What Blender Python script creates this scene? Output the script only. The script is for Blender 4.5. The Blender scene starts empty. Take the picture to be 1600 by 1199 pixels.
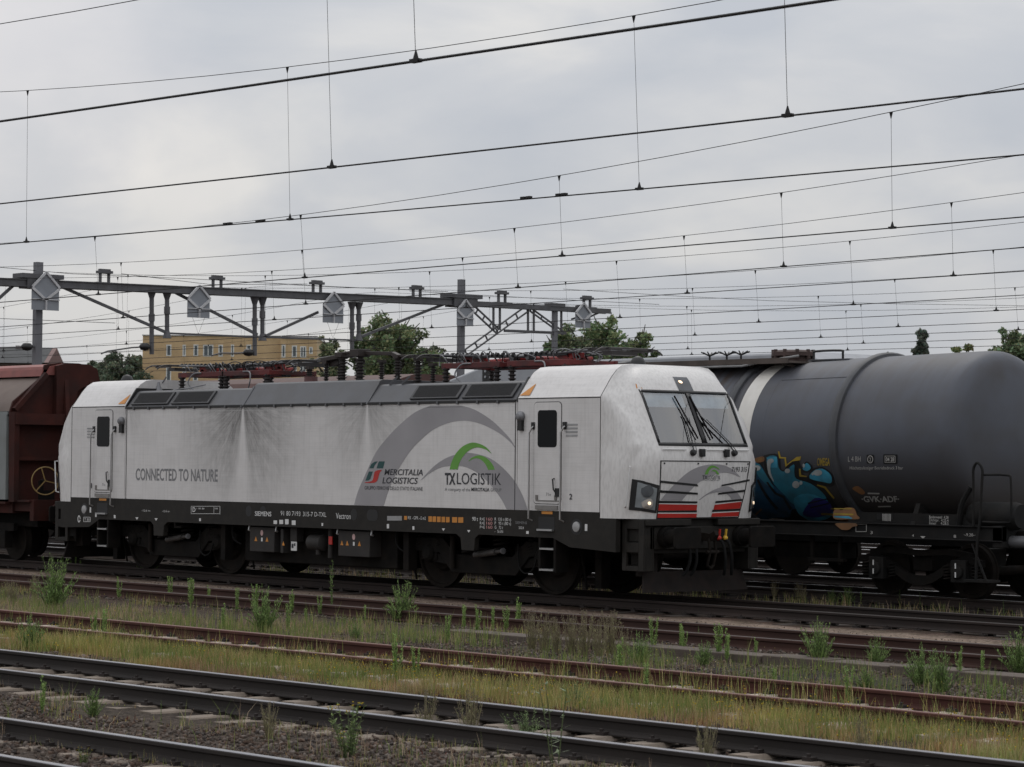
import bpy, math, random
import numpy as np
from mathutils import Vector, Matrix, Euler
from mathutils.geometry import tessellate_polygon

random.seed(7); RNG = np.random.default_rng(11)
S = bpy.context.scene
COL = S.collection
# ------------------------------------------------------------------ camera
FPX, YAW, PITCH, ROLL = 4052.74, 0.8471, 0.0305, 0.0083
CAM = Vector((38.8516, -30.6385, 2.238))
_F = Vector((-math.sin(YAW)*math.cos(PITCH), math.cos(YAW)*math.cos(PITCH), math.sin(PITCH)))
_R = Vector((math.cos(YAW), math.sin(YAW), 0)); _U = _R.cross(_F)
R2 = _R*math.cos(ROLL)+_U*math.sin(ROLL); U2 = -_R*math.sin(ROLL)+_U*math.cos(ROLL)
cd = bpy.data.cameras.new('camera'); cam = bpy.data.objects.new('camera', cd); COL.objects.link(cam)
cd.sensor_fit = 'HORIZONTAL'; cd.sensor_width = 36; cd.lens = 36*FPX/1600
cd.clip_start = 0.5; cd.clip_end = 3000
rot = Matrix((R2, U2, -_F)).transposed()
cam.matrix_world = Matrix.Translation(CAM) @ rot.to_4x4()
cd.dof.use_dof = True; cd.dof.focus_distance = 41.0; cd.dof.aperture_fstop = 7.1
S.camera = cam
def ray(u, v): return _F*FPX + R2*(u-800) - U2*(v-599.5)
def at(u, v, Y):
    d = ray(u, v); return CAM + d*((Y-CAM.y)/d.y)
def atx(u, v, X):
    d = ray(u, v); return CAM + d*((X-CAM.x)/d.x)
def atz(u, v, z):
    d = ray(u, v); return CAM + d*((z-CAM.z)/d.z)
def depth(p): return (Vector(p)-CAM).dot(_F)

# ------------------------------------------------------------------ world: overcast sky
SUN_EL, SUN_AZ = math.radians(52), math.radians(-48)
w = bpy.data.worlds.new('World'); S.world = w; w.use_nodes = True
nt = w.node_tree; N = nt.nodes; L = nt.links; N.clear()
out = N.new('ShaderNodeOutputWorld'); bg = N.new('ShaderNodeBackground'); L.new(bg.outputs[0], out.inputs[0])
bg.inputs['Strength'].default_value = 0.1
sky = N.new('ShaderNodeTexSky'); sky.sky_type = 'NISHITA'; sky.sun_disc = False
sky.sun_elevation = SUN_EL; sky.sun_rotation = math.radians(180)-SUN_AZ; sky.dust_density = 3
tc = N.new('ShaderNodeTexCoord')
mp = N.new('ShaderNodeMapping'); mp.inputs['Scale'].default_value = (1, 1, 2.6); L.new(tc.outputs['Generated'], mp.inputs[0])
nz = N.new('ShaderNodeTexNoise'); nz.inputs['Scale'].default_value = 6.5; nz.inputs['Detail'].default_value = 7; nz.inputs['Roughness'].default_value = .5
nz.inputs['Distortion'].default_value = .25; L.new(mp.outputs[0], nz.inputs['Vector'])
cr = N.new('ShaderNodeValToRGB'); e = cr.color_ramp.elements
e[0].position = .36; e[0].color = (4.65, 4.88, 5.3, 1); e[1].position = .64; e[1].color = (6.5, 6.42, 6.32, 1)
m_ = cr.color_ramp.elements.new(.5); m_.color = (5.3, 5.42, 5.68, 1)
L.new(nz.outputs['Fac'], cr.inputs[0])
# overcast luminance rises towards the zenith
sx = N.new('ShaderNodeSeparateXYZ'); L.new(tc.outputs['Generated'], sx.inputs[0])
mr = N.new('ShaderNodeMapRange'); mr.inputs['From Min'].default_value = 0.0; mr.inputs['From Max'].default_value = .9
mr.inputs['To Min'].default_value = 1.0; mr.inputs['To Max'].default_value = 2.1; L.new(sx.outputs['Z'], mr.inputs['Value'])
mul = N.new('ShaderNodeMix'); mul.data_type = 'RGBA'; mul.blend_type = 'MULTIPLY'; mul.inputs['Factor'].default_value = 1
L.new(cr.outputs[0], mul.inputs['A']); L.new(mr.outputs[0], mul.inputs['B'])
# thinner, brighter cloud in front of the hidden sun's side of the sky
gd = ray(-330, -190).normalized(); dt = N.new('ShaderNodeVectorMath'); dt.operation = 'DOT_PRODUCT'; nv = N.new('ShaderNodeVectorMath'); nv.operation = 'NORMALIZE'
wn = N.new('ShaderNodeTexNoise'); wn.inputs['Scale'].default_value = 9; wn.inputs['Detail'].default_value = 5; L.new(tc.outputs['Generated'], wn.inputs['Vector'])
wv = N.new('ShaderNodeVectorMath'); wv.operation = 'MULTIPLY_ADD'; wv.inputs[1].default_value = (.16, .16, .16); L.new(wn.outputs['Color'], wv.inputs[0]); L.new(tc.outputs['Generated'], wv.inputs[2])
w2 = N.new('ShaderNodeVectorMath'); w2.operation = 'SUBTRACT'; w2.inputs[1].default_value = (.08, .08, .08); L.new(wv.outputs[0], w2.inputs[0])
L.new(w2.outputs[0], nv.inputs[0]); L.new(nv.outputs[0], dt.inputs[0]); dt.inputs[1].default_value = tuple(gd)
gl = N.new('ShaderNodeMapRange'); gl.interpolation_type = 'SMOOTHSTEP'; gl.inputs['From Min'].default_value = math.cos(math.radians(11)); gl.inputs['From Max'].default_value = 1.0; L.new(dt.outputs['Value'], gl.inputs['Value'])
gm_ = N.new('ShaderNodeMix'); gm_.data_type = 'RGBA'; gm_.blend_type = 'ADD'; gm_.inputs['B'].default_value = (2.3, 1.85, 1.45, 1); L.new(gl.outputs[0], gm_.inputs['Factor']); L.new(mul.outputs['Result'], gm_.inputs['A'])
mx = N.new('ShaderNodeMix'); mx.data_type = 'RGBA'; mx.inputs['Factor'].default_value = .94
L.new(sky.outputs[0], mx.inputs['A']); L.new(gm_.outputs['Result'], mx.inputs['B']); L.new(mx.outputs['Result'], bg.inputs['Color'])
# ------------------------------------------------------------------ one soft sun behind the cloud
sl = bpy.data.lights.new('sun', 'SUN'); sl.energy = 0.6; sl.angle = math.radians(25); sl.color = (1, .96, .9)
so = bpy.data.objects.new('sun', sl); COL.objects.link(so)
so.rotation_euler = Vector((-math.sin(SUN_AZ)*-1*math.cos(SUN_EL), math.cos(SUN_AZ)*math.cos(SUN_EL), math.sin(SUN_EL))).to_track_quat('Z', 'Y').to_euler()
S.view_settings.view_transform = 'Standard'; S.view_settings.look = 'None'
S.view_settings.exposure = 0.0; S.view_settings.gamma = 1
S.cycles.max_bounces = 6; S.cycles.transparent_max_bounces = 12

# ------------------------------------------------------------------ helpers
def T(o, label=None, cat=None, group=None, kind=None):
    if label: o['label'] = label
    if cat: o['category'] = cat
    if group: o['group'] = group
    if kind: o['kind'] = kind
    return o
def empty(name, loc=(0, 0, 0), rz=0, parent=None):
    o = bpy.data.objects.new(name, None); COL.objects.link(o); o.location = loc; o.rotation_euler = (0, 0, rz)
    o.empty_display_size = .2
    if parent: o.parent = parent
    return o
def copy_tree(o, parent=None):
    c = o.copy(); COL.objects.link(c)
    if parent: c.parent = parent
    for ch in list(o.children): copy_tree(ch, c)
    return c

class MB:
    def __init__(s): s.v = []; s.f = []
    def add(s, v, f):
        n = len(s.v); s.v += [tuple(p) for p in v]; s.f += [tuple(i+n for i in q) for q in f]; return s
    def box(s, x0, x1, y0, y1, z0, z1):
        v = [(x, y, z) for x in (x0, x1) for y in (y0, y1) for z in (z0, z1)]
        return s.add(v, [(0, 1, 3, 2), (4, 6, 7, 5), (0, 4, 5, 1), (2, 3, 7, 6), (0, 2, 6, 4), (1, 5, 7, 3)])
    def bar(s, p, q, w=.05, h=None, up=(0, 0, 1)):
        p = Vector(p); q = Vector(q); d = (q-p).normalized(); h = h or w
        u = Vector(up)
        if abs(d.dot(u)) > .97: u = Vector((1, 0, 0))
        a = d.cross(u).normalized()*w/2; b = a.cross(d).normalized()*h/2
        v = [p-a-b, p+a-b, p+a+b, p-a+b, q-a-b, q+a-b, q+a+b, q-a+b]
        return s.add(v, [(3, 2, 1, 0), (4, 5, 6, 7), (0, 1, 5, 4), (1, 2, 6, 5), (2, 3, 7, 6), (3, 0, 4, 7)])
    def cyl(s, p, q, r, r2=None, n=16, cap=True):
        p = Vector(p); q = Vector(q); d = (q-p).normalized(); r2 = r if r2 is None else r2
        u = Vector((0, 0, 1)) if abs(d.z) < .9 else Vector((1, 0, 0))
        a = d.cross(u).normalized(); b = d.cross(a)
        v = []
        for c, rr in ((p, r), (q, r2)):
            v += [c+a*rr*math.cos(2*math.pi*i/n)+b*rr*math.sin(2*math.pi*i/n) for i in range(n)]
        f = [(i, i+n, (i+1) % n+n, (i+1) % n) for i in range(n)]
        if cap: f += [tuple(range(n)), tuple(range(2*n-1, n-1, -1))]
        return s.add(v, f)
    def lathe(s, prof, p, axis, n=24):
        """prof = [(radius, height)...] along axis from p"""
        p = Vector(p); d = Vector(axis).normalized()
        u = Vector((0, 0, 1)) if abs(d.z) < .9 else Vector((1, 0, 0))
        a = d.cross(u).normalized(); b = d.cross(a); v = []
        for r, h in prof: v += [p+d*h+a*r*math.cos(2*math.pi*i/n)+b*r*math.sin(2*math.pi*i/n) for i in range(n)]
        f = [(k*n+i, (k+1)*n+i, (k+1)*n+(i+1) % n, k*n+(i+1) % n) for k in range(len(prof)-1) for i in range(n)]
        f += [tuple(range(n)), tuple(range(len(v)-1, len(v)-n-1, -1))]
        return s.add(v, f)
    def tube(s, pts, r, n=8, closed=False):
        P = [Vector(p) for p in pts]; m = len(P); v = []; pa = None
        for i, p in enumerate(P):
            if closed: d = P[(i+1) % m]-P[i-1]
            else: d = P[min(i+1, m-1)]-P[max(i-1, 0)]
            d.normalize()
            if pa is None:
                u = Vector((0, 0, 1)) if abs(d.z) < .9 else Vector((1, 0, 0)); a = d.cross(u).normalized()
            else: a = (pa-d*pa.dot(d)).normalized()
            pa = a; b = d.cross(a); rr = r[i] if isinstance(r, (list, tuple)) else r
            v += [p+a*rr*math.cos(2*math.pi*k/n)+b*rr*math.sin(2*math.pi*k/n) for k in range(n)]
        f = [(i*n+k, ((i+1) % m)*n+k, ((i+1) % m)*n+(k+1) % n, i*n+(k+1) % n) for i in range(m if closed else m-1) for k in range(n)]
        if not closed: f += [tuple(range(n)), tuple(range(m*n-1, m*n-n-1, -1))]
        return s.add(v, f)
    def prism(s, poly, fa, fb):
        n = len(poly); v = [fa(*p) for p in poly]+[fb(*p) for p in poly]
        f = [tuple(range(n)), tuple(range(2*n-1, n-1, -1))]+[(i, i+n, (i+1) % n+n, (i+1) % n) for i in range(n)]
        return s.add(v, f)
    def prismY(s, poly, y0, y1): return s.prism(poly, lambda x, z: (x, y0, z), lambda x, z: (x, y1, z))
    def prismX(s, poly, x0, x1): return s.prism(poly, lambda y, z: (x0, y, z), lambda y, z: (x1, y, z))
    def prismZ(s, poly, z0, z1): return s.prism(poly, lambda x, y: (x, y, z0), lambda x, y: (x, y, z1))
    def grid(s, rows):
        n = len(rows[0]); v = [p for r in rows for p in r]
        return s.add(v, [(i*n+j, i*n+j+1, (i+1)*n+j+1, (i+1)*n+j) for i in range(len(rows)-1) for j in range(n-1)])
    def ball(s, c, r, n=10):
        c = Vector(c); return s.lathe([(max(1e-3, math.sin(math.pi*i/n))*r, -math.cos(math.pi*i/n)*r) for i in range(n+1)], c, (0, 0, 1), n*2)
    def build(s, name, m, parent=None, smooth=35, bevel=0, fixn=True):
        me = bpy.data.meshes.new(name); me.from_pydata(s.v, [], s.f); me.validate()
        if fixn:
            import bmesh
            bm = bmesh.new(); bm.from_mesh(me); bmesh.ops.recalc_face_normals(bm, faces=bm.faces); bm.to_mesh(me); bm.free()
        if m: me.materials.append(m)
        if smooth:
            me.polygons.foreach_set('use_smooth', [True]*len(me.polygons)); me.set_sharp_from_angle(angle=math.radians(smooth))
        o = bpy.data.objects.new(name, me); COL.objects.link(o)
        if parent: o.parent = parent
        if bevel:
            b = o.modifiers.new('bevel', 'BEVEL'); b.width = bevel; b.segments = 2; b.limit_method = 'ANGLE'; b.angle_limit = math.radians(40)
        return o
def rrect(x0, x1, y0, y1, r, n=4):
    o = []
    for cx, cy, a0 in ((x1-r, y1-r, 0), (x0+r, y1-r, 90), (x0+r, y0+r, 180), (x1-r, y0+r, 270)):
        for i in range(n+1):
            a = math.radians(a0+90*i/n); o.append((cx+r*math.cos(a), cy+r*math.sin(a)))
    return o
def ell(cx, cy, rx, ry, n=24): return [(cx+rx*math.cos(2*math.pi*i/n), cy+ry*math.sin(2*math.pi*i/n)) for i in range(n)]
def crom(P, k=6, closed=False):
    """Catmull-Rom through points (any dimension)"""
    P = [np.array(p, float) for p in P]; n = len(P); o = []
    rng = range(n) if closed else range(n-1)
    for i in rng:
        p1, p2 = P[i], P[(i+1) % n]
        p0 = P[i-1] if (closed or i > 0) else p1; p3 = P[(i+2) % n] if (closed or i+2 < n) else p2
        for j in range(k):
            t = j/k
            o.append(.5*((2*p1)+(-p0+p2)*t+(2*p0-5*p1+4*p2-p3)*t*t+(-p0+3*p1-3*p2+p3)*t**3))
    if not closed: o.append(P[-1])
    return [tuple(p) for p in o]

# text and flat shapes as thin meshes -------------------------------------------------
def text_geo(s, bold=0., shear=0.):
    cu = bpy.data.curves.new('t', 'FONT'); cu.body = s; cu.size = 1; cu.offset = bold; cu.shear = shear; cu.resolution_u = 3
    o = bpy.data.objects.new('t', cu); COL.objects.link(o); me = o.to_mesh()
    v = np.array([tuple(p.co)[:2] for p in me.vertices]) if len(me.vertices) else np.zeros((0, 2)); f = [tuple(p.vertices) for p in me.polygons]
    o.to_mesh_clear(); bpy.data.objects.remove(o); bpy.data.curves.remove(cu)
    return v, f
def text_fit(s, x0, x1, y0, y1, bold=0., shear=0., ref=True):
    """text stretched so that its width is x0..x1 and its capitals stand from y0 to y1"""
    v, f = text_geo(s, bold, shear)
    mn = v.min(0); mxx = v.max(0); cap = .69
    v = v.copy(); v[:, 0] = x0+(v[:, 0]-mn[0])/(mxx[0]-mn[0])*(x1-x0); v[:, 1] = y0+v[:, 1]/cap*(y1-y0)
    return v, f
def decal(name, geos, fn, m, parent):
    """geos: list of (verts2d, faces); fn maps 2-D to 3-D"""
    b = MB()
    for v, f in geos: b.add([fn(*p) for p in v], f)
    return b.build(name, m, parent, smooth=0, fixn=False)
def poly_geo(poly, sub=0):
    P = [Vector((p[0], p[1], 0)) for p in poly]
    tris = tessellate_polygon([P]); v = [tuple(p)[:2] for p in P]; f = [tuple(t) for t in tris]
    for _ in range(sub):
        nv = list(v); mid = {}; nf = []
        def md(a, b_):
            k = (min(a, b_), max(a, b_))
            if k not in mid: mid[k] = len(nv); nv.append(((v[a][0]+v[b_][0])/2, (v[a][1]+v[b_][1])/2))
            return mid[k]
        for a, b_, c in f:
            x, y, z = md(a, b_), md(b_, c), md(c, a); nf += [(a, x, z), (x, b_, y), (z, y, c), (x, y, z)]
        v, f = nv, nf
    return v, f

# ------------------------------------------------------------------ materials
def M(name, col, rough=.6, metal=0., var=.25, scale=4., bump=0., bscale=40., spec=.5, dust=None, stretch=None, coat=0):
    m = bpy.data.materials.new(name); m.use_nodes = True; n = m.node_tree.nodes; l = m.node_tree.links; b = n['Principled BSDF']
    b.inputs['Roughness'].default_value = rough; b.inputs['Metallic'].default_value = metal; b.inputs['Specular IOR Level'].default_value = spec
    if coat: b.inputs['Coat Weight'].default_value = coat
    t = n.new('ShaderNodeTexCoord'); vec = t.outputs['Object']
    if stretch:
        mm = n.new('ShaderNodeMapping'); mm.inputs['Scale'].default_value = stretch; l.new(vec, mm.inputs[0]); vec = mm.outputs[0]
    no = n.new('ShaderNodeTexNoise'); no.inputs['Scale'].default_value = scale; no.inputs['Detail'].default_value = 6; l.new(vec, no.inputs['Vector'])
    r = n.new('ShaderNodeValToRGB'); c = col
    r.color_ramp.elements[0].position = .3; r.color_ramp.elements[0].color = tuple(x*(1-var) for x in c)+(1,)
    r.color_ramp.elements[1].position = .7; r.color_ramp.elements[1].color = tuple(min(1, x*(1+var)) for x in c)+(1,)
    l.new(no.outputs['Fac'], r.inputs[0]); colout = r.outputs[0]
    if dust:      # dust = (colour, amount, scale)
        n2 = n.new('ShaderNodeTexNoise'); n2.inputs['Scale'].default_value = dust[2]; n2.inputs['Detail'].default_value = 8; l.new(vec, n2.inputs['Vector'])
        r2 = n.new('ShaderNodeMapRange'); r2.inputs['From Min'].default_value = .42; r2.inputs['From Max'].default_value = .75; r2.inputs['To Max'].default_value = dust[1]
        l.new(n2.outputs['Fac'], r2.inputs['Value'])
        x = n.new('ShaderNodeMix'); x.data_type = 'RGBA'; l.new(r2.outputs[0], x.inputs['Factor']); l.new(colout, x.inputs['A']); x.inputs['B'].default_value = tuple(dust[0])+(1,); colout = x.outputs['Result']
    l.new(colout, b.inputs['Base Color'])
    if bump:
        n3 = n.new('ShaderNodeTexNoise'); n3.inputs['Scale'].default_value = bscale; n3.inputs['Detail'].default_value = 4; l.new(t.outputs['Object'], n3.inputs['Vector'])
        bu = n.new('ShaderNodeBump'); bu.inputs['Strength'].default_value = bump; bu.inputs['Distance'].default_value = .02; l.new(n3.outputs['Fac'], bu.inputs['Height']); l.new(bu.outputs[0], b.inputs['Normal'])
    return m
def attr_mat(name, rough=.8, trans=0.0):
    m = bpy.data.materials.new(name); m.use_nodes = True; n = m.node_tree.nodes; l = m.node_tree.links; b = n['Principled BSDF']
    a = n.new('ShaderNodeAttribute'); a.attribute_name = 'tint'; l.new(a.outputs['Color'], b.inputs['Base Color']); b.inputs['Roughness'].default_value = rough
    b.inputs['Specular IOR Level'].default_value = .25
    if trans:
        tr = n.new('ShaderNodeBsdfTranslucent'); l.new(a.outputs['Color'], tr.inputs['Color']); mi = n.new('ShaderNodeMixShader'); mi.inputs[0].default_value = trans
        l.new(b.outputs[0], mi.inputs[1]); l.new(tr.outputs[0], mi.inputs[2]); l.new(mi.outputs[0], n['Material Output'].inputs[0])
    return m
def glass_mat(name, tint=(.55, .6, .62), refl=.25):
    m = bpy.data.materials.new(name); m.use_nodes = True; n = m.node_tree.nodes; l = m.node_tree.links; n.remove(n['Principled BSDF'])
    tr = n.new('ShaderNodeBsdfTransparent'); tr.inputs[0].default_value = tint+(1,); g = n.new('ShaderNodeBsdfGlossy'); g.inputs['Roughness'].default_value = .02
    fr = n.new('ShaderNodeFresnel'); fr.inputs[0].default_value = 1.6; ad = n.new('ShaderNodeMath'); ad.operation = 'ADD'; ad.inputs[1].default_value = refl; l.new(fr.outputs[0], ad.inputs[0])
    mi = n.new('ShaderNodeMixShader'); l.new(ad.outputs[0], mi.inputs[0]); l.new(tr.outputs[0], mi.inputs[1]); l.new(g.outputs[0], mi.inputs[2]); l.new(mi.outputs[0], n['Material Output'].inputs[0])
    return m
def emit_mat(name, col, s):
    m = bpy.data.materials.new(name); m.use_nodes = True; b = m.node_tree.nodes['Principled BSDF']
    b.inputs['Base Color'].default_value = tuple(col)+(1,); b.inputs['Emission Color'].default_value = tuple(col)+(1,); b.inputs['Emission Strength'].default_value = s; return m

def mesh_np(name, verts, faces4=None, faces3=None, cols=None, m=None, parent=None):
    """big meshes straight from arrays; cols is per vertex"""
    me = bpy.data.meshes.new(name); fl = []; sizes = []
    if faces4 is not None and len(faces4): fl.append(np.asarray(faces4).ravel()); sizes.append(np.full(len(faces4), 4))
    if faces3 is not None and len(faces3): fl.append(np.asarray(faces3).ravel()); sizes.append(np.full(len(faces3), 3))
    idx = np.concatenate(fl).astype(np.int32); sz = np.concatenate(sizes).astype(np.int32)
    me.vertices.add(len(verts)); me.vertices.foreach_set('co', np.asarray(verts, np.float32).ravel())
    me.loops.add(len(idx)); me.loops.foreach_set('vertex_index', idx)
    me.polygons.add(len(sz)); st = np.concatenate([[0], np.cumsum(sz)[:-1]]).astype(np.int32)
    me.polygons.foreach_set('loop_start', st); me.update(calc_edges=True); me.validate()
    if cols is not None:
        a = me.color_attributes.new('tint', 'FLOAT_COLOR', 'POINT'); c = np.ones((len(verts), 4), np.float32); c[:, :3] = cols; a.data.foreach_set('color', c.ravel())
    if m: me.materials.append(m)
    o = bpy.data.objects.new(name, me); COL.objects.link(o)
    if parent: o.parent = parent
    return o
def vnoise(x, y, s, seed=0):
    """smooth 2-D value noise"""
    r = np.random.default_rng(seed).random((64, 64)); x = np.asarray(x)/s; y = np.asarray(y)/s
    xi = np.floor(x).astype(int); yi = np.floor(y).astype(int); fx = x-xi; fy = y-yi; fx = fx*fx*(3-2*fx); fy = fy*fy*(3-2*fy)
    g = lambda a, b: r[a % 64, b % 64]
    return (g(xi, yi)*(1-fx)+g(xi+1, yi)*fx)*(1-fy)+(g(xi, yi+1)*(1-fx)+g(xi+1, yi+1)*fx)*fy
# ================================================================== GROUND
TR = [('A', -20.18, .0209), ('B', -15.91, .0202), ('C', -11.61, .0108), ('D', -5.16, 0), ('E', 0, 0), ('F', 5.12, 0), ('G', 9.62, 0), ('H', 14.64, 0), ('I', 19.0, 0), ('J', 23.2, 0), ('K', 27.4, 0), ('L', 31.5, 0)]
def gz(x, y):
    """height of the ground below the rail head"""
    x = np.asarray(x, float); y = np.asarray(y, float)
    yy = y-np.clip(-(y+8)/8, 0, 1)*.0205*x+0*x
    base = np.interp(yy, [-30, -17.4, -16.85, -16.6, -15.25, -15.0, -14.4, -13.9, -12.8, -12.4, -10.9, -10.3, -8, -7.2, -6.6, -3.8, -3, -1.6, 2, 5, 8, 40], [-.19, -.172, -.172, -.205, -.205, -.176, -.19, -.2, -.19, -.2, -.2, -.2, -.21, -.2, -.172, -.172, -.17, -.19, -.22, -.22, -.24, -.3])
    return base+(vnoise(x+200, y+200, 1.3, 1)-.5)*.04+(vnoise(x+200, y+200, .35, 2)-.5)*.024
def ground_mat():
    m = bpy.data.materials.new('yard_ground'); m.use_nodes = True; n = m.node_tree.nodes; l = m.node_tree.links; b = n['Principled BSDF']; b.inputs['Roughness'].default_value = .95; b.inputs['Specular IOR Level'].default_value = .15
    t = n.new('ShaderNodeTexCoord'); sp = n.new('ShaderNodeSeparateXYZ'); l.new(t.outputs['Object'], sp.inputs[0])
    def mt(op, a, c=None, d=None, cl=False):
        x = n.new('ShaderNodeMath'); x.operation = op; x.use_clamp = cl
        for i, q in enumerate((a, c, d)):
            if q is None: continue
            if isinstance(q, (int, float)): x.inputs[i].default_value = q
            else: l.new(q, x.inputs[i])
        return x.outputs[0]
    def noise(sc, det=6, ro=.6):
        x = n.new('ShaderNodeTexNoise'); x.inputs['Scale'].default_value = sc; x.inputs['Detail'].default_value = det; x.inputs['Roughness'].default_value = ro; l.new(t.outputs['Object'], x.inputs['Vector']); return x.outputs['Fac']
    # the near tracks converge a little: straighten them before banding
    sl = mt('MULTIPLY', mt('MULTIPLY', mt('DIVIDE', mt('ADD', sp.outputs['Y'], 8.0), -8.0, cl=True), .0205), sp.outputs['X'])
    yy = mt('SUBTRACT', sp.outputs['Y'], sl)
    yj = mt('ADD', yy, mt('MULTIPLY', mt('SUBTRACT', noise(1.6), .5), 1.1))
    fac = mt('DIVIDE', mt('ADD', yj, 24.0), 40.0)
    r = n.new('ShaderNodeValToRGB'); E_ = r.color_ramp.elements
    stops = [(-24, (.075, .057, .045)), (-17.6, (.08, .061, .048)), (-16.6, (.042, .032, .025)), (-15.2, (.042, .032, .025)), (-14.5, (.065, .053, .046)), (-13.9, (.075, .058, .034)), (-12.6, (.08, .058, .034)), (-11.8, (.05, .03, .021)), (-10.8, (.065, .042, .029)), (-9.6, (.082, .06, .045)), (-8.2, (.075, .056, .042)), (-7.2, (.075, .058, .045)), (-6.0, (.06, .034, .024)), (-4.4, (.055, .033, .024)), (-3.95, (.26, .195, .15)), (-1.75, (.25, .19, .15)), (-1.25, (.07, .042, .031)), (-.6, (.03, .019, .014)), (0, (.026, .017, .013)), (2, (.03, .021, .016)), (6, (.035, .024, .018)), (16, (.05, .03, .022))]
    for i, (p, c) in enumerate(stops):
        e_ = E_[i] if i < 2 else E_.new((p+24)/40)
        e_.position = (p+24)/40; e_.color = c+(1,)
    l.new(fac, r.inputs[0])
    vo = n.new('ShaderNodeTexVoronoi'); vo.inputs['Scale'].default_value = 22; l.new(t.outputs['Object'], vo.inputs['Vector'])
    bw = n.new('ShaderNodeSeparateColor'); l.new(vo.outputs['Color'], bw.inputs[0])
    k = mt('ADD', mt('MULTIPLY', bw.outputs[0], .75), mt('ADD', mt('MULTIPLY', noise(.8), .5), mt('MULTIPLY', noise(60, 3), .35)))
    mu = n.new('ShaderNodeMix'); mu.data_type = 'RGBA'; mu.blend_type = 'MULTIPLY'; mu.inputs['Factor'].default_value = 1; l.new(r.outputs[0], mu.inputs['A'])
    cc = n.new('ShaderNodeCombineColor'); [l.new(k, cc.inputs[i]) for i in range(3)]; l.new(cc.outputs[0], mu.inputs['B'])
    # dark grey chippings on the right of the strip between the rusty tracks
    mk = mt('MULTIPLY', mt('MULTIPLY', mt('MULTIPLY', mt('SUBTRACT', sp.outputs['X'], 12.5), .6, cl=True), mt('SUBTRACT', 1.0, mt('MULTIPLY', mt('ABSOLUTE', mt('ADD', yy, 8.6)), .8), cl=True)), 1.6, cl=True)
    m3 = n.new('ShaderNodeMix'); m3.data_type = 'RGBA'; l.new(mk, m3.inputs['Factor']); l.new(mu.outputs['Result'], m3.inputs['A'])
    g3 = n.new('ShaderNodeCombineColor'); [l.new(mt('MULTIPLY', k, q), g3.inputs[i]) for i, q in enumerate((.038, .034, .033))]; l.new(g3.outputs[0], m3.inputs['B'])
    # moss and low green growth patches
    gp = mt('MULTIPLY', mt('SUBTRACT', noise(.9, 8, .7), .53), 5, cl=True); m4 = n.new('ShaderNodeMix'); m4.data_type = 'RGBA'; l.new(mt('MULTIPLY', gp, .45), m4.inputs['Factor']); l.new(m3.outputs['Result'], m4.inputs['A']); m4.inputs['B'].default_value = (.06, .062, .03, 1)
    far_ = mt('MULTIPLY', mt('SUBTRACT', sp.outputs['Y'], 42.0), .1, cl=True); m5 = n.new('ShaderNodeMix'); m5.data_type = 'RGBA'; l.new(far_, m5.inputs['Factor']); l.new(m4.outputs['Result'], m5.inputs['A']); m5.inputs['B'].default_value = (.05, .065, .028, 1)
    l.new(m5.outputs['Result'], b.inputs['Base Color'])
    bu = n.new('ShaderNodeBump'); bu.inputs['Strength'].default_value = .9; bu.inputs['Distance'].default_value = .03
    l.new(mt('ADD', mt('MULTIPLY', vo.outputs['Distance'], -1.2), noise(40, 4)), bu.inputs['Height']); l.new(bu.outputs[0], b.inputs['Normal'])
    return m
def sheet(xs, ys):
    Xg, Yg = np.meshgrid(xs, ys, indexing='ij'); Z = gz(Xg, Yg); n, m = Xg.shape
    V = np.stack([Xg, Yg, Z], -1).reshape(-1, 3); i = np.arange(n-1)[:, None]*m+np.arange(m-1)[None, :]
    return V, np.stack([i, i+m, i+m+1, i+1], -1).reshape(-1, 4)
xs = np.concatenate([[-1200, -600, -300, -150, -90, -60, -45, -35, -28, -23], np.arange(-20, 30, .14), [31, 33, 37, 45, 60, 100, 200]])
ys = np.concatenate([[-120, -60, -40, -32, -27], np.arange(-24, 4, .13), np.arange(4.5, 44, 1.5), [50, 70, 100, 160, 260, 450, 800, 1400]])
V, Q = sheet(xs, ys); MG = ground_mat()
g = mesh_np('ground', V, Q, m=MG); T(g, kind='structure'); g.data.polygons.foreach_set('use_smooth', [True]*len(g.data.polygons))

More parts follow.
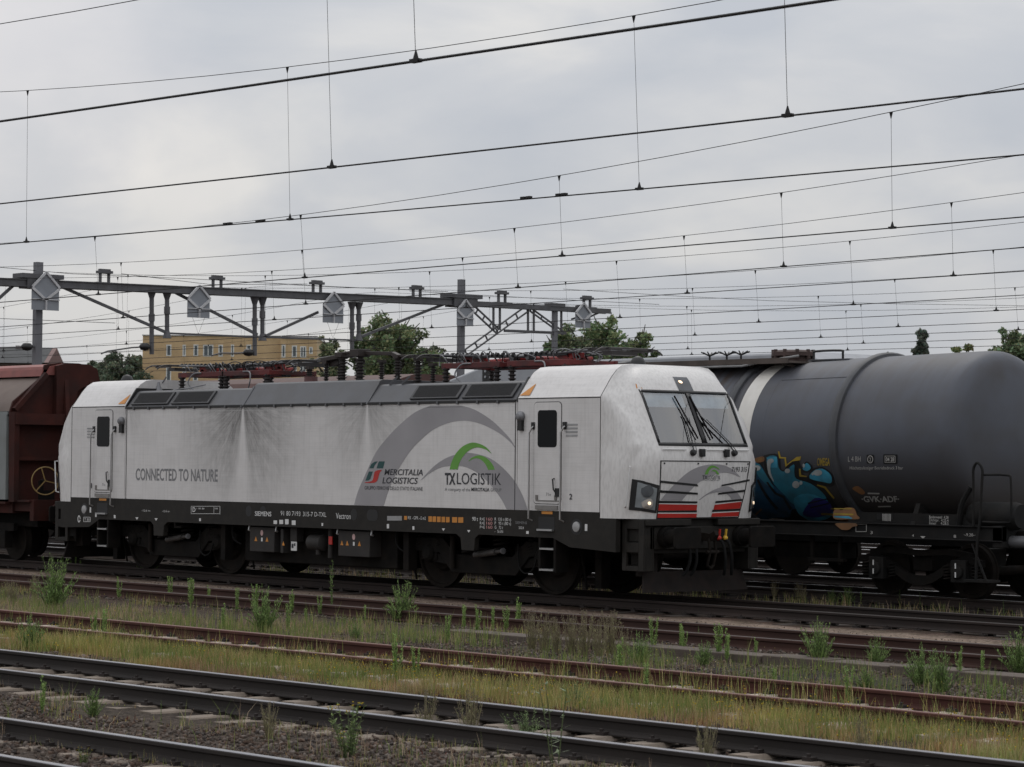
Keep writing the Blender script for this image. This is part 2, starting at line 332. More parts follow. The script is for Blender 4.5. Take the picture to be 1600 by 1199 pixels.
# ================================================================== TRACKS
RAILP = [(-.075, -.16), (.075, -.16), (.075, -.148), (.02, -.128), (.012, -.11), (.012, -.05), (.036, -.036), (.037, -.012), (.028, 0), (-.028, 0), (-.037, -.012), (-.036, -.036), (-.012, -.05), (-.012, -.11), (-.02, -.128), (-.075, -.148)]
def rail_mat(name, web, head, hr, hm):
    m = M(name, web, rough=.85, var=.3, scale=3, dust=(tuple(x*.55 for x in web), .7, 2.), stretch=(.35, 1, 1)); n = m.node_tree.nodes; l = m.node_tree.links; b = n['Principled BSDF']; src = b.inputs['Base Color'].links[0].from_socket
    ge = n.new('ShaderNodeNewGeometry'); sp = n.new('ShaderNodeSeparateXYZ'); l.new(ge.outputs['Normal'], sp.inputs[0]); t = n.new('ShaderNodeTexCoord'); s2 = n.new('ShaderNodeSeparateXYZ'); l.new(t.outputs['Object'], s2.inputs[0])
    k = n.new('ShaderNodeMath'); k.operation = 'GREATER_THAN'; k.inputs[1].default_value = -.0045; l.new(s2.outputs['Z'], k.inputs[0])
    x = n.new('ShaderNodeMix'); x.data_type = 'RGBA'; l.new(k.outputs[0], x.inputs['Factor']); l.new(src, x.inputs['A']); x.inputs['B'].default_value = head+(1,); l.new(x.outputs['Result'], b.inputs['Base Color'])
    for nm, v0, v1 in (('Roughness', .85, hr), ('Metallic', 0, hm)):
        y = n.new('ShaderNodeMapRange'); y.inputs['To Min'].default_value = v0; y.inputs['To Max'].default_value = v1; l.new(k.outputs[0], y.inputs['Value']); l.new(y.outputs[0], b.inputs[nm])
    return m
RSH = rail_mat('worn_rail', (.02, .0145, .012), (.3, .3, .32), .3, .95)
RRU = rail_mat('rusty_rail', (.066, .018, .011), (.15, .07, .055), .6, .1)
RDK = rail_mat('brown_rail', (.042, .0145, .009), (.05, .034, .028), .5, .3)
RDE = rail_mat('dark_rail', (.018, .01, .0075), (.03, .024, .022), .5, .4)
RFA = rail_mat('yard_rail', (.025, .017, .014), (.55, .55, .55), .3, .95)
MSLP = M('concrete_sleeper', (.21, .17, .135), rough=.9, var=.25, scale=6, bump=.4, bscale=60, dust=((.055, .042, .032), .9, 3.))
MSLC = M('pale_sleeper', (.44, .37, .31), rough=.9, var=.2, scale=6, bump=.4, bscale=60, dust=((.12, .09, .07), .7, 3.))
MSLD = M('dark_sleeper', (.03, .021, .016), rough=.95, var=.3, scale=6, bump=.4)
MCLP = M('rail_fastening', (.018, .012, .01), rough=.8)
def sleeper_mesh(ml):
    b = MB(); P = [(-.14, -.36), (.14, -.36), (.14, -.2), (.1, -.158), (-.1, -.158), (-.14, -.2)]
    for y0, y1 in ((-1.28, -.42), (.42, 1.28)): b.prism(P, lambda x, z: (x, y0, z), lambda x, z: (x, y1, z))
    b.prism([(-.12, -.36), (.12, -.36), (.1, -.215), (-.1, -.215)], lambda x, z: (x, -.42, z), lambda x, z: (x, .42, z)); n0 = len(b.f)
    for y in (-.7535, .7535):
        for q in (-.1, .1):
            b.box(-.05, .05, y+q-.035, y+q+.035, -.16, -.125); b.cyl((-.0, y+q*1.1, -.125), (0, y+q*1.1, -.1), .018, n=8)
    o = b.build('sleeper', None); me = o.data; me.materials.append(ml); me.materials.append(MCLP)
    for i, p in enumerate(me.polygons): p.material_index = 1 if i >= n0 else 0
    return o
TLAB = {'A': 'nearest shiny running track, cut by the bottom edge, with brown ballast between its sleepers', 'B': 'second running track with polished rail heads and pale concrete sleepers in gravel', 'C': 'red rusty disused track with pale sleeper tops overgrown by yellow flowering grass',
        'D': 'brown rusty track sunk in sand in front of the locomotive, beside the concrete trough', 'E': 'track under the wheels of the silver locomotive', 'F': 'track under the grey tank wagon', 'G': 'track under the red brown covered wagons, first one behind the tank wagon', 'H': 'polished yard track, second one behind the tank wagon', 'I': 'polished yard track, third one behind the tank wagon', 'J': 'polished yard track, fourth one behind the tank wagon', 'K': 'polished yard track, fifth one behind the tank wagon', 'L': 'farthest yard track, near the end of the gantry'}
smesh = {}
for nm, Y, sl in TR:
    t = T(empty('railway_track', (0, Y, 0), math.atan(sl)), TLAB[nm], 'railway track', 'tracks of the goods yard')
    rm = {'A': RSH, 'B': RSH, 'C': RRU, 'D': RDK, 'E': RDE}.get(nm, RFA)
    for s in (-1, 1):
        MB().prismX([(y+s*.7535, z) for y, z in RAILP], -240, 60).build('rail', rm, t, 0)
    if nm in 'IJKL': continue
    ml = {'A': MSLP, 'B': MSLP, 'C': MSLC}.get(nm, MSLD); x0, x1 = {'A': (8, 32), 'B': (3, 32), 'C': (-3, 30), 'D': (-8, 26)}.get(nm, (-14, 18))
    sh = sleeper_mesh(ml); dz = {'A': 0, 'B': 0, 'C': .014, 'D': -.03}.get(nm, -.03); sh.parent = t; sh.location = (x0, 0, dz); x = x0+.6; rr = random.Random(ord(nm))
    while x < x1:
        c = sh.copy(); COL.objects.link(c); c.parent = t; c.location = (x+rr.uniform(-.02, .02), rr.uniform(-.02, .02), dz+rr.uniform(-.012, .004)); c.rotation_euler = (0, 0, rr.uniform(-.015, .015)); x += .6
# concrete cable trough beside the brown track
b = MB(); x = 11.0
while x < 30:
    y = -7.03+.012*(x-13)+random.uniform(-.012, .012); b.box(x, x+.985, y-.22, y+.2, -.3, -.1+random.uniform(-.008, .008)); x += 1.0
T(b.build('cable_trough', M('trough_concrete', (.095, .074, .06), rough=.95, var=.25, scale=3, bump=.4, dust=((.07, .055, .045), .6, 2.)), None, 0, .012), 'low concrete cable trough along the brown rusty track', 'cable trough')

# ================================================================== OVERHEAD WIRES
MWIR = M('overhead_wire', (.012, .011, .011), rough=.6, metal=.3, var=.1)
def x_at_u(u, Y, z):
    Nn = R2*FPX-_F*(u-800); P0 = Vector((0, Y, z)); return -(Nn.dot(P0-CAM))/Nn.x
LINES = [(-15.9, (13.5, 6.01), (25.5, 5.79), 8.05, 18, .0012, 20.59, 8.3, 'second running track'), (-11.6, (6.19, 5.9), (24.3, 5.69), 8.33, 15, .0021, 13.73, 7.51, 'red rusty track'), (-5.16, (-4.83, 6.33), (19.4, 6.05), 8.6, 13, .0021, 4.28, 8.2, 'brown rusty track'),
         (0, (-5.9, 5.85), (15.45, 5.88), 7.08, -5.5, .00172, -2.25, 7.6, 'locomotive track'), (5.12, (3.25, 5.92), (11.5, 5.97), 7.09, -7.5, .0013, -1.65, 7.58, 'tank wagon track'), (9.62, (-1.2, 5.97), (8.1, 5.99), 7.16, -9, .00118, -1.12, 7.46, 'covered wagon track'),
         (14.64, (-6.2, 5.93), (4.3, 5.95), 7.36, -7, .0013, -.73, 7.55, 'second track behind the tank wagon'), (19., (-10.6, 5.97), (.95, 5.97), 7.33, -9, .0012, 0, 7.6, 'third track behind the tank wagon'), (23.2, (-14.7, 5.99), (-2.3, 5.98), 7.27, -6, .0014, -6.62, 7.4, 'fourth track behind the tank wagon'),
         (27.4, (-18.9, 6.06), (-5.5, 6.04), 7.22, -6, .0014, -5.84, 7.43, 'fifth track behind the tank wagon'), (31.5, (-23, 6.11), (-8.6, 6.06), 7.25, -8, .0014, -14.98, 7.5, 'farthest yard track'), (36., (-27.5, 6.18), (-12, 6.11), 7.3, -8, .0014, -12, 7.5, 'siding beyond the last gantry pole')]
for i, (Y, a, c, zm, x0, k, xd, sp_, lab) in enumerate(LINES):
    t = T(empty('overhead_line', (0, Y, 0)), 'dark contact wire with droppers above the '+lab, 'overhead line', 'overhead lines of the yard')
    sl = (c[1]-a[1])/(c[0]-a[0]); zc = lambda x: a[1]+sl*(x-a[0]) if -60 < x < 40 else a[1]+sl*((-60 if x < 0 else 40)-a[0])
    zmg = lambda x: zm+k*((x-x0+29) % 58-29)**2
    near = i < 4
    MB().tube([(x, .25*math.cos((x-x0)*math.pi/29)*.6, zc(x)) for x in range(-150, 60, 6)], (.0135 if i == 0 else .0105) if i < 4 else .0095, 6).build('contact_wire', MWIR, t)
    yw = lambda x: .25*math.cos((x-x0)*math.pi/29)*.6
    MB().tube([(x, yw(x)*.5, zmg(x)) for x in np.arange(-150, 60, 2.0)], .0062, 6).build('messenger_wire', MWIR, t)
    n0 = -int((xd+95)//sp_) if i != 1 else 0; n1 = int((42-xd)//sp_)
    for j in range(n0, n1+1):
        x = xd+j*sp_+(random.uniform(-.3, .3) if j not in (0, 1, 2) else 0)
        p = Vector((x, yw(x)*.5, zmg(x))); q = Vector((x+.06, yw(x), zc(x)))
        b = MB().cyl(p, q, .0032, n=5).cyl(p, p-Vector((0, 0, .1)), .03, .006, n=6).cyl(q+Vector((0, 0, .1)), q, .007, .036, n=6).box(q.x-.06, q.x+.06, q.y-.03, q.y+.03, q.z-.012, q.z+.022)
        b.build('dropper', MWIR, t, 0)
    if i == 2:
        for u in (351, 401, 811, 866):
            x = x_at_u(u, Y, 6.25); b = MB()
            for d in (-.06, .06): b.box(x+d-.045, x+d+.045, yw(x)-.03, yw(x)+.03, zc(x)+.005, zc(x)+.04)
            b.build('wire_clamp', MWIR, t, 0)

# ================================================================== GANTRY
XG = -32.0
MGAN = M('gantry_steel', (.105, .105, .112), rough=.6, metal=.2, var=.15, scale=3, dust=((.06, .05, .045), .4, 4.))
MPOL = M('pole_steel', (.15, .15, .162), rough=.6, metal=.2, var=.12, scale=2)
MIN2 = M('insulator_black', (.014, .013, .013), rough=.4)
def G(u, v): p = atx(u, v, XG); return (p.y, p.z)
GT = T(empty('catenary_gantry', (XG, 12, 0)), 'grey steel catenary gantry spanning the yard with drop posts and lattice braces', 'gantry')
GT_off = Vector((XG, 12, 0))
def gp(u, v, dx=0): y, z = G(u, v); return Vector((dx, y-12, z))
def gbuild(b, name, m, par=None, **k): return b.build(name, m, par or GT, **k)
for u, v, w_ in ((60, 410, .21), (721, 437, .19), (867, 474, .15)):
    y, z = G(u, v); y -= 12; b = MB()
    for d in (-1, 1): b.box(-w_/2, w_/2, y+d*w_/2-.012, y+d*w_/2+.012, -.3, z)
    b.box(-.012, .012, y-w_/2+.012, y+w_/2-.012, -.3, z).box(w_/2-.02, w_/2, y-w_/2+.012, y+w_/2-.012, -.3, z)
    gbuild(b, 'pole', MPOL)
bm_ = [(-20, 440), (150, 445), (300, 452), (500, 462), (690, 471.5)]
b = MB()
y0 = gp(-20, 440); y1 = gp(700, 472); yl = y0+(y0-y1)*.6
for dx in (-.18, .18):
    for dz in (-.105, .105): b.bar(yl+Vector((dx, 0, dz)), y1+Vector((dx, 0, dz)), .12, .03)
    b.bar(yl+Vector((dx, 0, 0)), y1+Vector((dx, 0, 0)), .03, .19)
gbuild(b, 'beam', MGAN)
b = MB(); p0, p1 = gp(690, 472.5), gp(950, 487)
for dx in (-.14, .14): b.bar(p0+Vector((dx, 0, 0)), p1+Vector((dx, 0, 0)), .06, .18)
gbuild(b, 'beam_arm', MGAN)
for u, v in ((60, 441), (721, 471), (867, 482)):
    b = MB(); c = gp(u, v); b.box(-.3, .3, c.y-.75 if u != 867 else c.y-.3, c.y+.75 if u != 867 else c.y+.3, c.z+.1, c.z+.24).box(-.26, .26, c.y-.55, c.y+.55, c.z-.22, c.z+.1) if u != 867 else b.box(-.2, .2, c.y-.35, c.y+.35, c.z+.05, c.z+.18)
    gbuild(b, 'bracket', MGAN)
for u, v0, v1 in ((237, 455, 554), (261, 457, 524), (398, 465, 556), (410, 466, 528), (550, 473, 560), (560.5, 473.5, 528)):
    b = MB(); a, c = gp(u, v0), gp(u, v1)
    b.cyl(a, c, .075, n=12).cyl(a+Vector((0, 0, .02)), a+Vector((0, 0, -.25)), .16, .07, n=10).cyl(a+(c-a)*.42+Vector((0, 0, .12)), a+(c-a)*.42-Vector((0, 0, .12)), .1, n=12)
    if v1 < 540: b.cyl(c+Vector((0, 0, .14)), c-Vector((0, 0, .1)), .08, .15, n=10)
    gbuild(b, 'drop_post', MGAN)
for P in (((98, 449), (258, 519)), ((-30, 492), (20, 447)), ((275, 458), (402, 523)), ((413, 526), (497, 488)), ((565, 526), (700, 473))):
    b = MB(); b.bar(gp(*P[0]), gp(*P[1]), .07, .09); gbuild(b, 'diagonal_tie', MGAN)
for P in (((264, 521), (404, 527)), ((412, 527), (556, 532))): b = MB(); b.bar(gp(*P[0]), gp(*P[1]), .04, .06); gbuild(b, 'bottom_tie', MGAN)
def lattice(pa, pb, w_, n):
    b = MB(); a, c = gp(*pa), gp(*pb); d = (c-a).normalized(); nrm = Vector((0, -d.z, d.y))*w_/2
    for s in (-1, 1): b.bar(a+nrm*s, c+nrm*s, .06, .05)
    for i in range(n+1): q = a+(c-a)*i/n; b.bar(q-nrm, q+nrm, .04, .05)
    gbuild(b, 'lattice_brace', MGAN)
lattice((728, 551), (823, 483), .22, 6); lattice((734, 477), (777, 517), .2, 4); lattice((829, 484), (880, 521), .12, 3)
b = MB(); b.bar(gp(788, 517), gp(884, 521), .08, .1)
for u, v0, v1 in ((771, 477, 516), (781, 478, 516), (825, 481, 518), (834, 482, 519), (877, 485, 520)): b.bar(gp(u, v0), gp(u, v1), .06, .07)
b.bar(gp(893, 499), gp(932, 486), .05, .06).bar(gp(911, 500), gp(940, 487), .05, .06); gbuild(b, 'truss_frame', MGAN)
for u, v in ((163, 446), (339, 455), (495, 462), (651, 469), (784, 476.5), (917, 484)):
    c = gp(u, v); b = MB()
    for d in (-.16, .16): b.box(-.05, .05, c.y+d-.03, c.y+d+.03, c.z+.05, c.z+.4)
    b.box(-.12, .12, c.y-.25, c.y+.25, c.z+.38, c.z+.46).box(-.06, .06, c.y-.2, c.y+.2, c.z+.46, c.z+.52); b.box(-.16, .16, c.y-.38, c.y+.38, c.z+.04, c.z+.09)
    gbuild(b, 'wire_saddle', MGAN)
for pts, (iu, iv) in ((((0, 543.5), (54, 542)), (42, 542)), (((158, 553), (168, 549), (205, 543.5), (234, 541.5)), (226, 542)), (((330, 556), (345, 552), (372, 552), (397, 550)), (388, 551)), (((-60, 545), (0, 543.5)), (-30, 544)), (((486, 565), (500, 560), (525, 556), (549, 554)), (540, 555))):
    b = MB(); b.tube([gp(*p) for p in pts], .025); a = gbuild(b, 'registration_arm', MGAN); c = gp(iu, iv)
    MB().lathe([(.03, -.2), (.11, -.12), (.13, 0), (.11, .12), (.03, .2)], c, (0, 1, 0), 12).build('insulator', MIN2, a)
# cross-span wires
b = MB()
for pts in (((0, 418), (110, 428), (300, 436), (520, 448), (700, 456)), ((190, 428), (330, 445), (480, 444)), ((0, 498), (180, 505)), ((640, 455), (760, 462), (910, 470), (1030, 476)), ((880, 452), (1060, 463), (1200, 470), (1400, 475), (1600, 478))): b.tube([gp(*p) for p in pts], .009, 5)
gbuild(b, 'cross_span_wire', MWIR)
# boards hanging on the gantry (seen from behind)
MBRD = M('board_back', (.235, .25, .275), rough=.5, var=.1, scale=2); MBRW = M('board_brace', (.5, .5, .51), rough=.5, var=.1)
for u, v, lb in ((62, 458, 'on the left gantry pole'), (301, 474, 'over the left half of the brick building'), (511, 483, 'hanging by wires between the twin posts'), (717, 491, 'on the middle gantry pole'), (901, 495, 'at the right end of the gantry')):
    y, z = G(u, v); k = .72 if u == 62 else (.64 if u < 600 else .56); o = T(empty('signal_board', (XG+.35, y, z)), 'grey house shaped board back with white bracing '+lb, 'sign', 'boards on the gantry')
    w_ = .56*k/.64*.78; h = .47*k/.64
    MB().prismX([(-w_, -h*1.05), (w_, -h*1.05), (w_, h*.3), (0, h*1.15), (-w_, h*.3)], -.02, .0).build('panel', MBRD, o)
    b = MB()
    for s in (-1, 1): b.bar((.035, s*w_, h*.3), (.035, 0, h*1.2), .05, .07).bar((.035, s*w_, h*.25), (.035, 0, -h*.45), .04, .08)
    b.bar((.035, -w_, -h*.42), (.035, w_, -h*.42), .04, .03).bar((.035, 0, -h*.45), (.035, 0, -h*1.05), .04, .09)
    b.build('brace', MBRW, o)
    for q, hh in ((.06, h), (.04, -h*.6)): MB().bar((-.05, 0, hh), (-.4, 0, hh*.95), q).build('bracket', MGAN, o)
    if 300 < u < 600: MB().tube([(.0, -.25, -h), (0, 0, -h-.55), (0, .25, -h)], .006, 4).build('stay_wire', MWIR, o)

# ================================================================== BACKGROUND BUILDINGS
def P_at(u, dep, z=-.3):
    """ground point on image column u at camera depth dep"""
    d = ray(u, 700); d = Vector((d.x, d.y, 0))/FPX; p = CAM+d*dep; p.z = z; return p
def zat(v, dep): return CAM.z+((ray(800, v)/FPX).z)*dep
MBRK = bpy.data.materials.new('yellow_brick'); MBRK.use_nodes = True
n = MBRK.node_tree.nodes; l = MBRK.node_tree.links; t = n.new('ShaderNodeTexCoord'); br = n.new('ShaderNodeTexBrick'); br.inputs['Scale'].default_value = 4.2; br.inputs['Color1'].default_value = (.7, .49, .275, 1); br.inputs['Color2'].default_value = (.6, .41, .22, 1); br.inputs['Mortar'].default_value = (.58, .46, .3, 1); br.inputs['Mortar Size'].default_value = .012
mp_ = n.new('ShaderNodeMapping'); mp_.inputs['Rotation'].default_value = (math.radians(90), 0, 0); l.new(t.outputs['Object'], mp_.inputs[0]); l.new(mp_.outputs[0], br.inputs['Vector'])
nn = n.new('ShaderNodeTexNoise'); nn.inputs['Scale'].default_value = .6; l.new(t.outputs['Object'], nn.inputs['Vector']); mm_ = n.new('ShaderNodeMix'); mm_.data_type = 'RGBA'; mm_.blend_type = 'MULTIPLY'; mm_.inputs['Factor'].default_value = .5; l.new(br.outputs[0], mm_.inputs['A']); l.new(nn.outputs['Fac'], mm_.inputs['B']); l.new(mm_.outputs['Result'], n['Principled BSDF'].inputs['Base Color']); n['Principled BSDF'].inputs['Roughness'].default_value = .9
DB = 330.0; uc = 358; base = P_at(uc, DB); BLD = T(empty('apartment_building', base, YAW), 'flat roofed yellow brick apartment block with white framed windows behind the gantry', 'building')
bx = lambda u: (u-uc)*DB/FPX; bz = lambda v: zat(v, DB)+.3
MWFR = M('window_frame_white', (.6, .6, .58), rough=.6); MWGL = M('window_glass', (.06, .075, .085), rough=.1, var=.3, scale=.4); MPAR = M('roof_trim', (.42, .41, .4))
b = MB().box(bx(221), bx(437), 0, 14, 0, bz(529)); b.build('wall', MBRK, BLD, 0)
b = MB().box(bx(437)+.003, bx(494), -.6, 12, 0, bz(531.5)); b.build('wall', MBRK, BLD, 0)
b = MB().box(bx(220), bx(437), -.15, 14, bz(529)+.003, bz(527.6)).box(bx(437)+.1, bx(495), -.8, 12, bz(531.5)+.003, bz(529.8)); b.build('roof_edge', MPAR, BLD, 0)
MB().box(bx(355), bx(492), 2, 11, bz(529), bz(526.3)).build('roof_upstand', M('roof_dark', (.12, .11, .11)), BLD, 0)
wins = [(258, 266, 543, 561, 0), (283.5, 288.5, 543, 561, 0), (300.5, 308, 542.5, 561, 0), (315.5, 331.5, 542.5, 561, 0), (339.5, 346.5, 542.5, 561, 0), (359, 364, 542, 561, 0), (383, 391, 542, 556, 0), (258, 266, 578, 600, 0), (300, 308, 578, 600, 0), (340, 347, 578, 600, 0), (283.5, 288.5, 578, 600, 0), (436+3, 445, 542, 562, 1), (455, 463, 543, 562, 1), (468, 477.5, 544, 562, 1), (439, 445, 574, 592, 1), (455, 463, 574, 592, 1), (468, 477.5, 574, 592, 1), (482, 487.5, 545, 556, 1)]
for u0, u1, v0, v1, sec in wins:
    yf = -.03 if not sec else -.63; x0, x1, z0, z1 = bx(u0), bx(u1), bz(v1), bz(v0); w_ = MB(); fw = .14
    w_.box(x0, x1, yf, yf+.1, z0, z0+fw).box(x0, x1, yf, yf+.1, z1-fw, z1).box(x0, x0+fw, yf, yf+.1, z0+fw, z1-fw).box(x1-fw, x1, yf, yf+.1, z0+fw, z1-fw)
    if u1-u0 > 9: w_.box((x0+x1)/2-.06, (x0+x1)/2+.06, yf, yf+.1, z0+fw, z1-fw)
    w_ = w_.build('window', MWFR, BLD, 0); MB().box(x0+.05, x1-.05, yf+.008, yf+.02, z0+.05, z1-.05).build('pane', MWGL, w_, 0)
DH = 260.0; base = P_at(20, DH); HS = T(empty('house', base, YAW), 'dark roofed house with brick gable behind the left gantry pole', 'house')
hx = lambda u: (u-20)*DH/FPX; hz = lambda v: zat(v, DH)+.3
MB().box(hx(-120), hx(70), 0, 8, 0, hz(572)).build('wall', M('house_brick', (.13, .06, .045), var=.2), HS, 0)
MB().prism([(-1, hz(574)), (9, hz(574)), (4, hz(546.5))], lambda y, z: (hx(-122), y, z), lambda y, z: (hx(69), y, z)).build('roof', M('roof_tiles', (.05, .052, .055), rough=.8, var=.2, scale=1), HS, 0)
MB().prism([(-1, hz(574)), (9, hz(574)), (4, hz(547))], lambda y, z: (hx(69)+.01, y, z), lambda y, z: (hx(76), y, z)).build('gable', M('gable_brick', (.12, .05, .045), var=.2), HS, 0)
MB().box(hx(16)-.3, hx(16)+.3, 3.6, 4.3, hz(552), hz(544)).build('chimney', M('chimney_brick', (.09, .06, .05)), HS, 0)

# ================================================================== TREES
MLEAF = attr_mat('tree_leaves', .7, .25); MBARK = M('bark', (.06, .05, .04), rough=.95, bump=.6, bscale=8)
def tree_geo(seed, h, w, trunk_h, n_leaf, col, conic=False, leaf=.3, nb=26):
    r = np.random.default_rng(seed); tb = MB(); pts = []
    tb.tube(crom([(0, 0, 0), (r.normal()*.1, r.normal()*.1, h*.35), (r.normal()*.2, r.normal()*.2, h*.62), (r.normal()*.2, 0, h*.93)], 4), [h*.028*(1-.075*i) for i in range(13)], 8)
    for i in range(nb):
        f = (i+.5)/nb; z = trunk_h+(h-trunk_h)*f**.9; a = i*2.399+r.uniform(-.4, .4)
        prof = (1-f)**.9+.06 if conic else math.sqrt(max(.04, 1-((f-.5)/.52)**2))
        R_ = w*prof*r.uniform(.35, 1.05); e_ = np.array([R_*math.cos(a), R_*math.sin(a), z+(.02 if conic else .1)*h*r.uniform(-.3, .8)])
        s_ = np.array([0, 0, max(trunk_h*.7, z-h*.14)]); md = (s_+e_)/2+np.array([0, 0, h*.025])
        tb.tube([tuple(s_), tuple(md), tuple(e_)], [h*.009, h*.006, h*.002], 5)
        for q in np.linspace(.45, 1.05, 4):
            c = s_+(e_-s_)*q; pts.append((c, (w*.2 if not conic else w*.28)*r.uniform(.5, 1.3)))
    pts = [p for p in pts if r.random() > .18]; C_ = np.array([p[0] for p in pts]); Rr = np.array([p[1] for p in pts]); wgt = Rr**2/np.sum(Rr**2)
    id_ = r.choice(len(pts), n_leaf, p=wgt); d = r.normal(size=(n_leaf, 3)); d /= np.linalg.norm(d, axis=1)[:, None]; rad = Rr[id_]*r.random(n_leaf)**.5
    c = C_[id_]+d*rad[:, None]*np.array([1, 1, .72]); c = c[c[:, 2] > trunk_h*.6]; n_leaf = len(c); id_ = id_[:n_leaf]
    u = r.normal(size=(n_leaf, 3)); u /= np.linalg.norm(u, axis=1)[:, None]; vv = np.cross(u, r.normal(size=(n_leaf, 3))); vv /= np.linalg.norm(vv, axis=1)[:, None]; s_ = leaf*r.uniform(.5, 1.3, n_leaf)[:, None]
    V = np.stack([c-u*s_*.5, c+vv*s_*.32, c+u*s_*.5, c-vv*s_*.32], 1).reshape(-1, 3); F_ = np.arange(n_leaf*4).reshape(-1, 4)
    V[:, 2] *= h/np.percentile(V[:, 2], 99.7)
    tint = np.array(col)[None, :]*(r.uniform(.6, 1.4, len(pts))[id_]*r.uniform(.7, 1.3, n_leaf))[:, None]; tint[:, 0] *= r.uniform(.8, 1.35, n_leaf)
    return tb, V, F_, np.repeat(tint, 4, 0)
TREES = [(190, 561, 50, 330, 3, (.036, .057, .025), 0, 'grey green distant tree beyond the hopper wagon, left of the brick building'), (160, 566, 34, 345, 8, (.036, .057, .025), 0, 'grey green distant tree showing just above the hopper wagon end'), (218, 566, 32, 340, 5, (.036, .057, .025), 0, 'grey green distant tree touching the left edge of the brick building'),
         (513, 533, 27, 270, 1, (.05, .075, .028), 0, 'small green tree directly right of the brick building'), (620, 500, 60, 235, 2, (.048, .078, .026), 0, 'broad green tree left of the middle gantry pole'), (578, 519, 34, 240, 4, (.05, .08, .028), 0, 'loose green tree behind the twin drop posts'), (672, 545, 28, 250, 6, (.042, .062, .028), 0, 'low green tree directly left of the middle gantry pole'),
         (870, 520, 42, 230, 7, (.05, .082, .028), 0, 'green tree behind the right gantry pole'), (945, 503, 58, 235, 3, (.05, .085, .028), 0, 'tall green tree right of the last signal board'), (1000, 522, 36, 232, 1, (.05, .082, .027), 0, 'green tree at the right end of the group above the right pantograph'), (905, 512, 44, 250, 5, (.045, .07, .027), 0, 'green tree in the middle of the group behind the last signal board'), (752, 566, 22, 260, 2, (.04, .055, .03), 0, 'low tree right of the middle gantry pole, under the lattice brace'),
         (1440, 512, 24, 200, 9, (.032, .05, .026), 1, 'narrow dark conifer above the tank wagon'), (1507, 536, 28, 210, 4, (.06, .085, .025), 0, 'low yellowish green tree above the tank wagon'), (1585, 512, 48, 190, 2, (.042, .07, .026), 0, 'big green tree at the right edge above the tank end'), (1640, 520, 40, 195, 6, (.042, .07, .026), 0, 'green tree cut by the right edge of the picture'), (1385, 549, 10, 240, 1, (.045, .065, .03), 0, 'tiny tree top left of the conifer')]
for u, v, hw, dep, sd, col, con, lb in TREES:
    p = P_at(u, dep); h = zat(v, dep)-p.z; w_ = hw*dep/FPX*(1.25 if not con else 1)
    o = T(empty('tree', p), lb, 'tree', 'trees beyond the yard')
    tb, V, F_, ti = tree_geo(sd+int(u), h, w_, h*.18 if not con else h*.08, 26000 if hw > 30 else 14000, (col[0]*3.4, col[1]*2.75, col[2]*4.2), con, leaf=.36 if dep < 300 else .45, nb=64 if not con else 40)  # distance haze put into the leaf tint: colours raised and greyed per tree
    tb.build('trunk', MBARK, o, 40); mesh_np('crown', V, F_, cols=ti, m=MLEAF, parent=o)
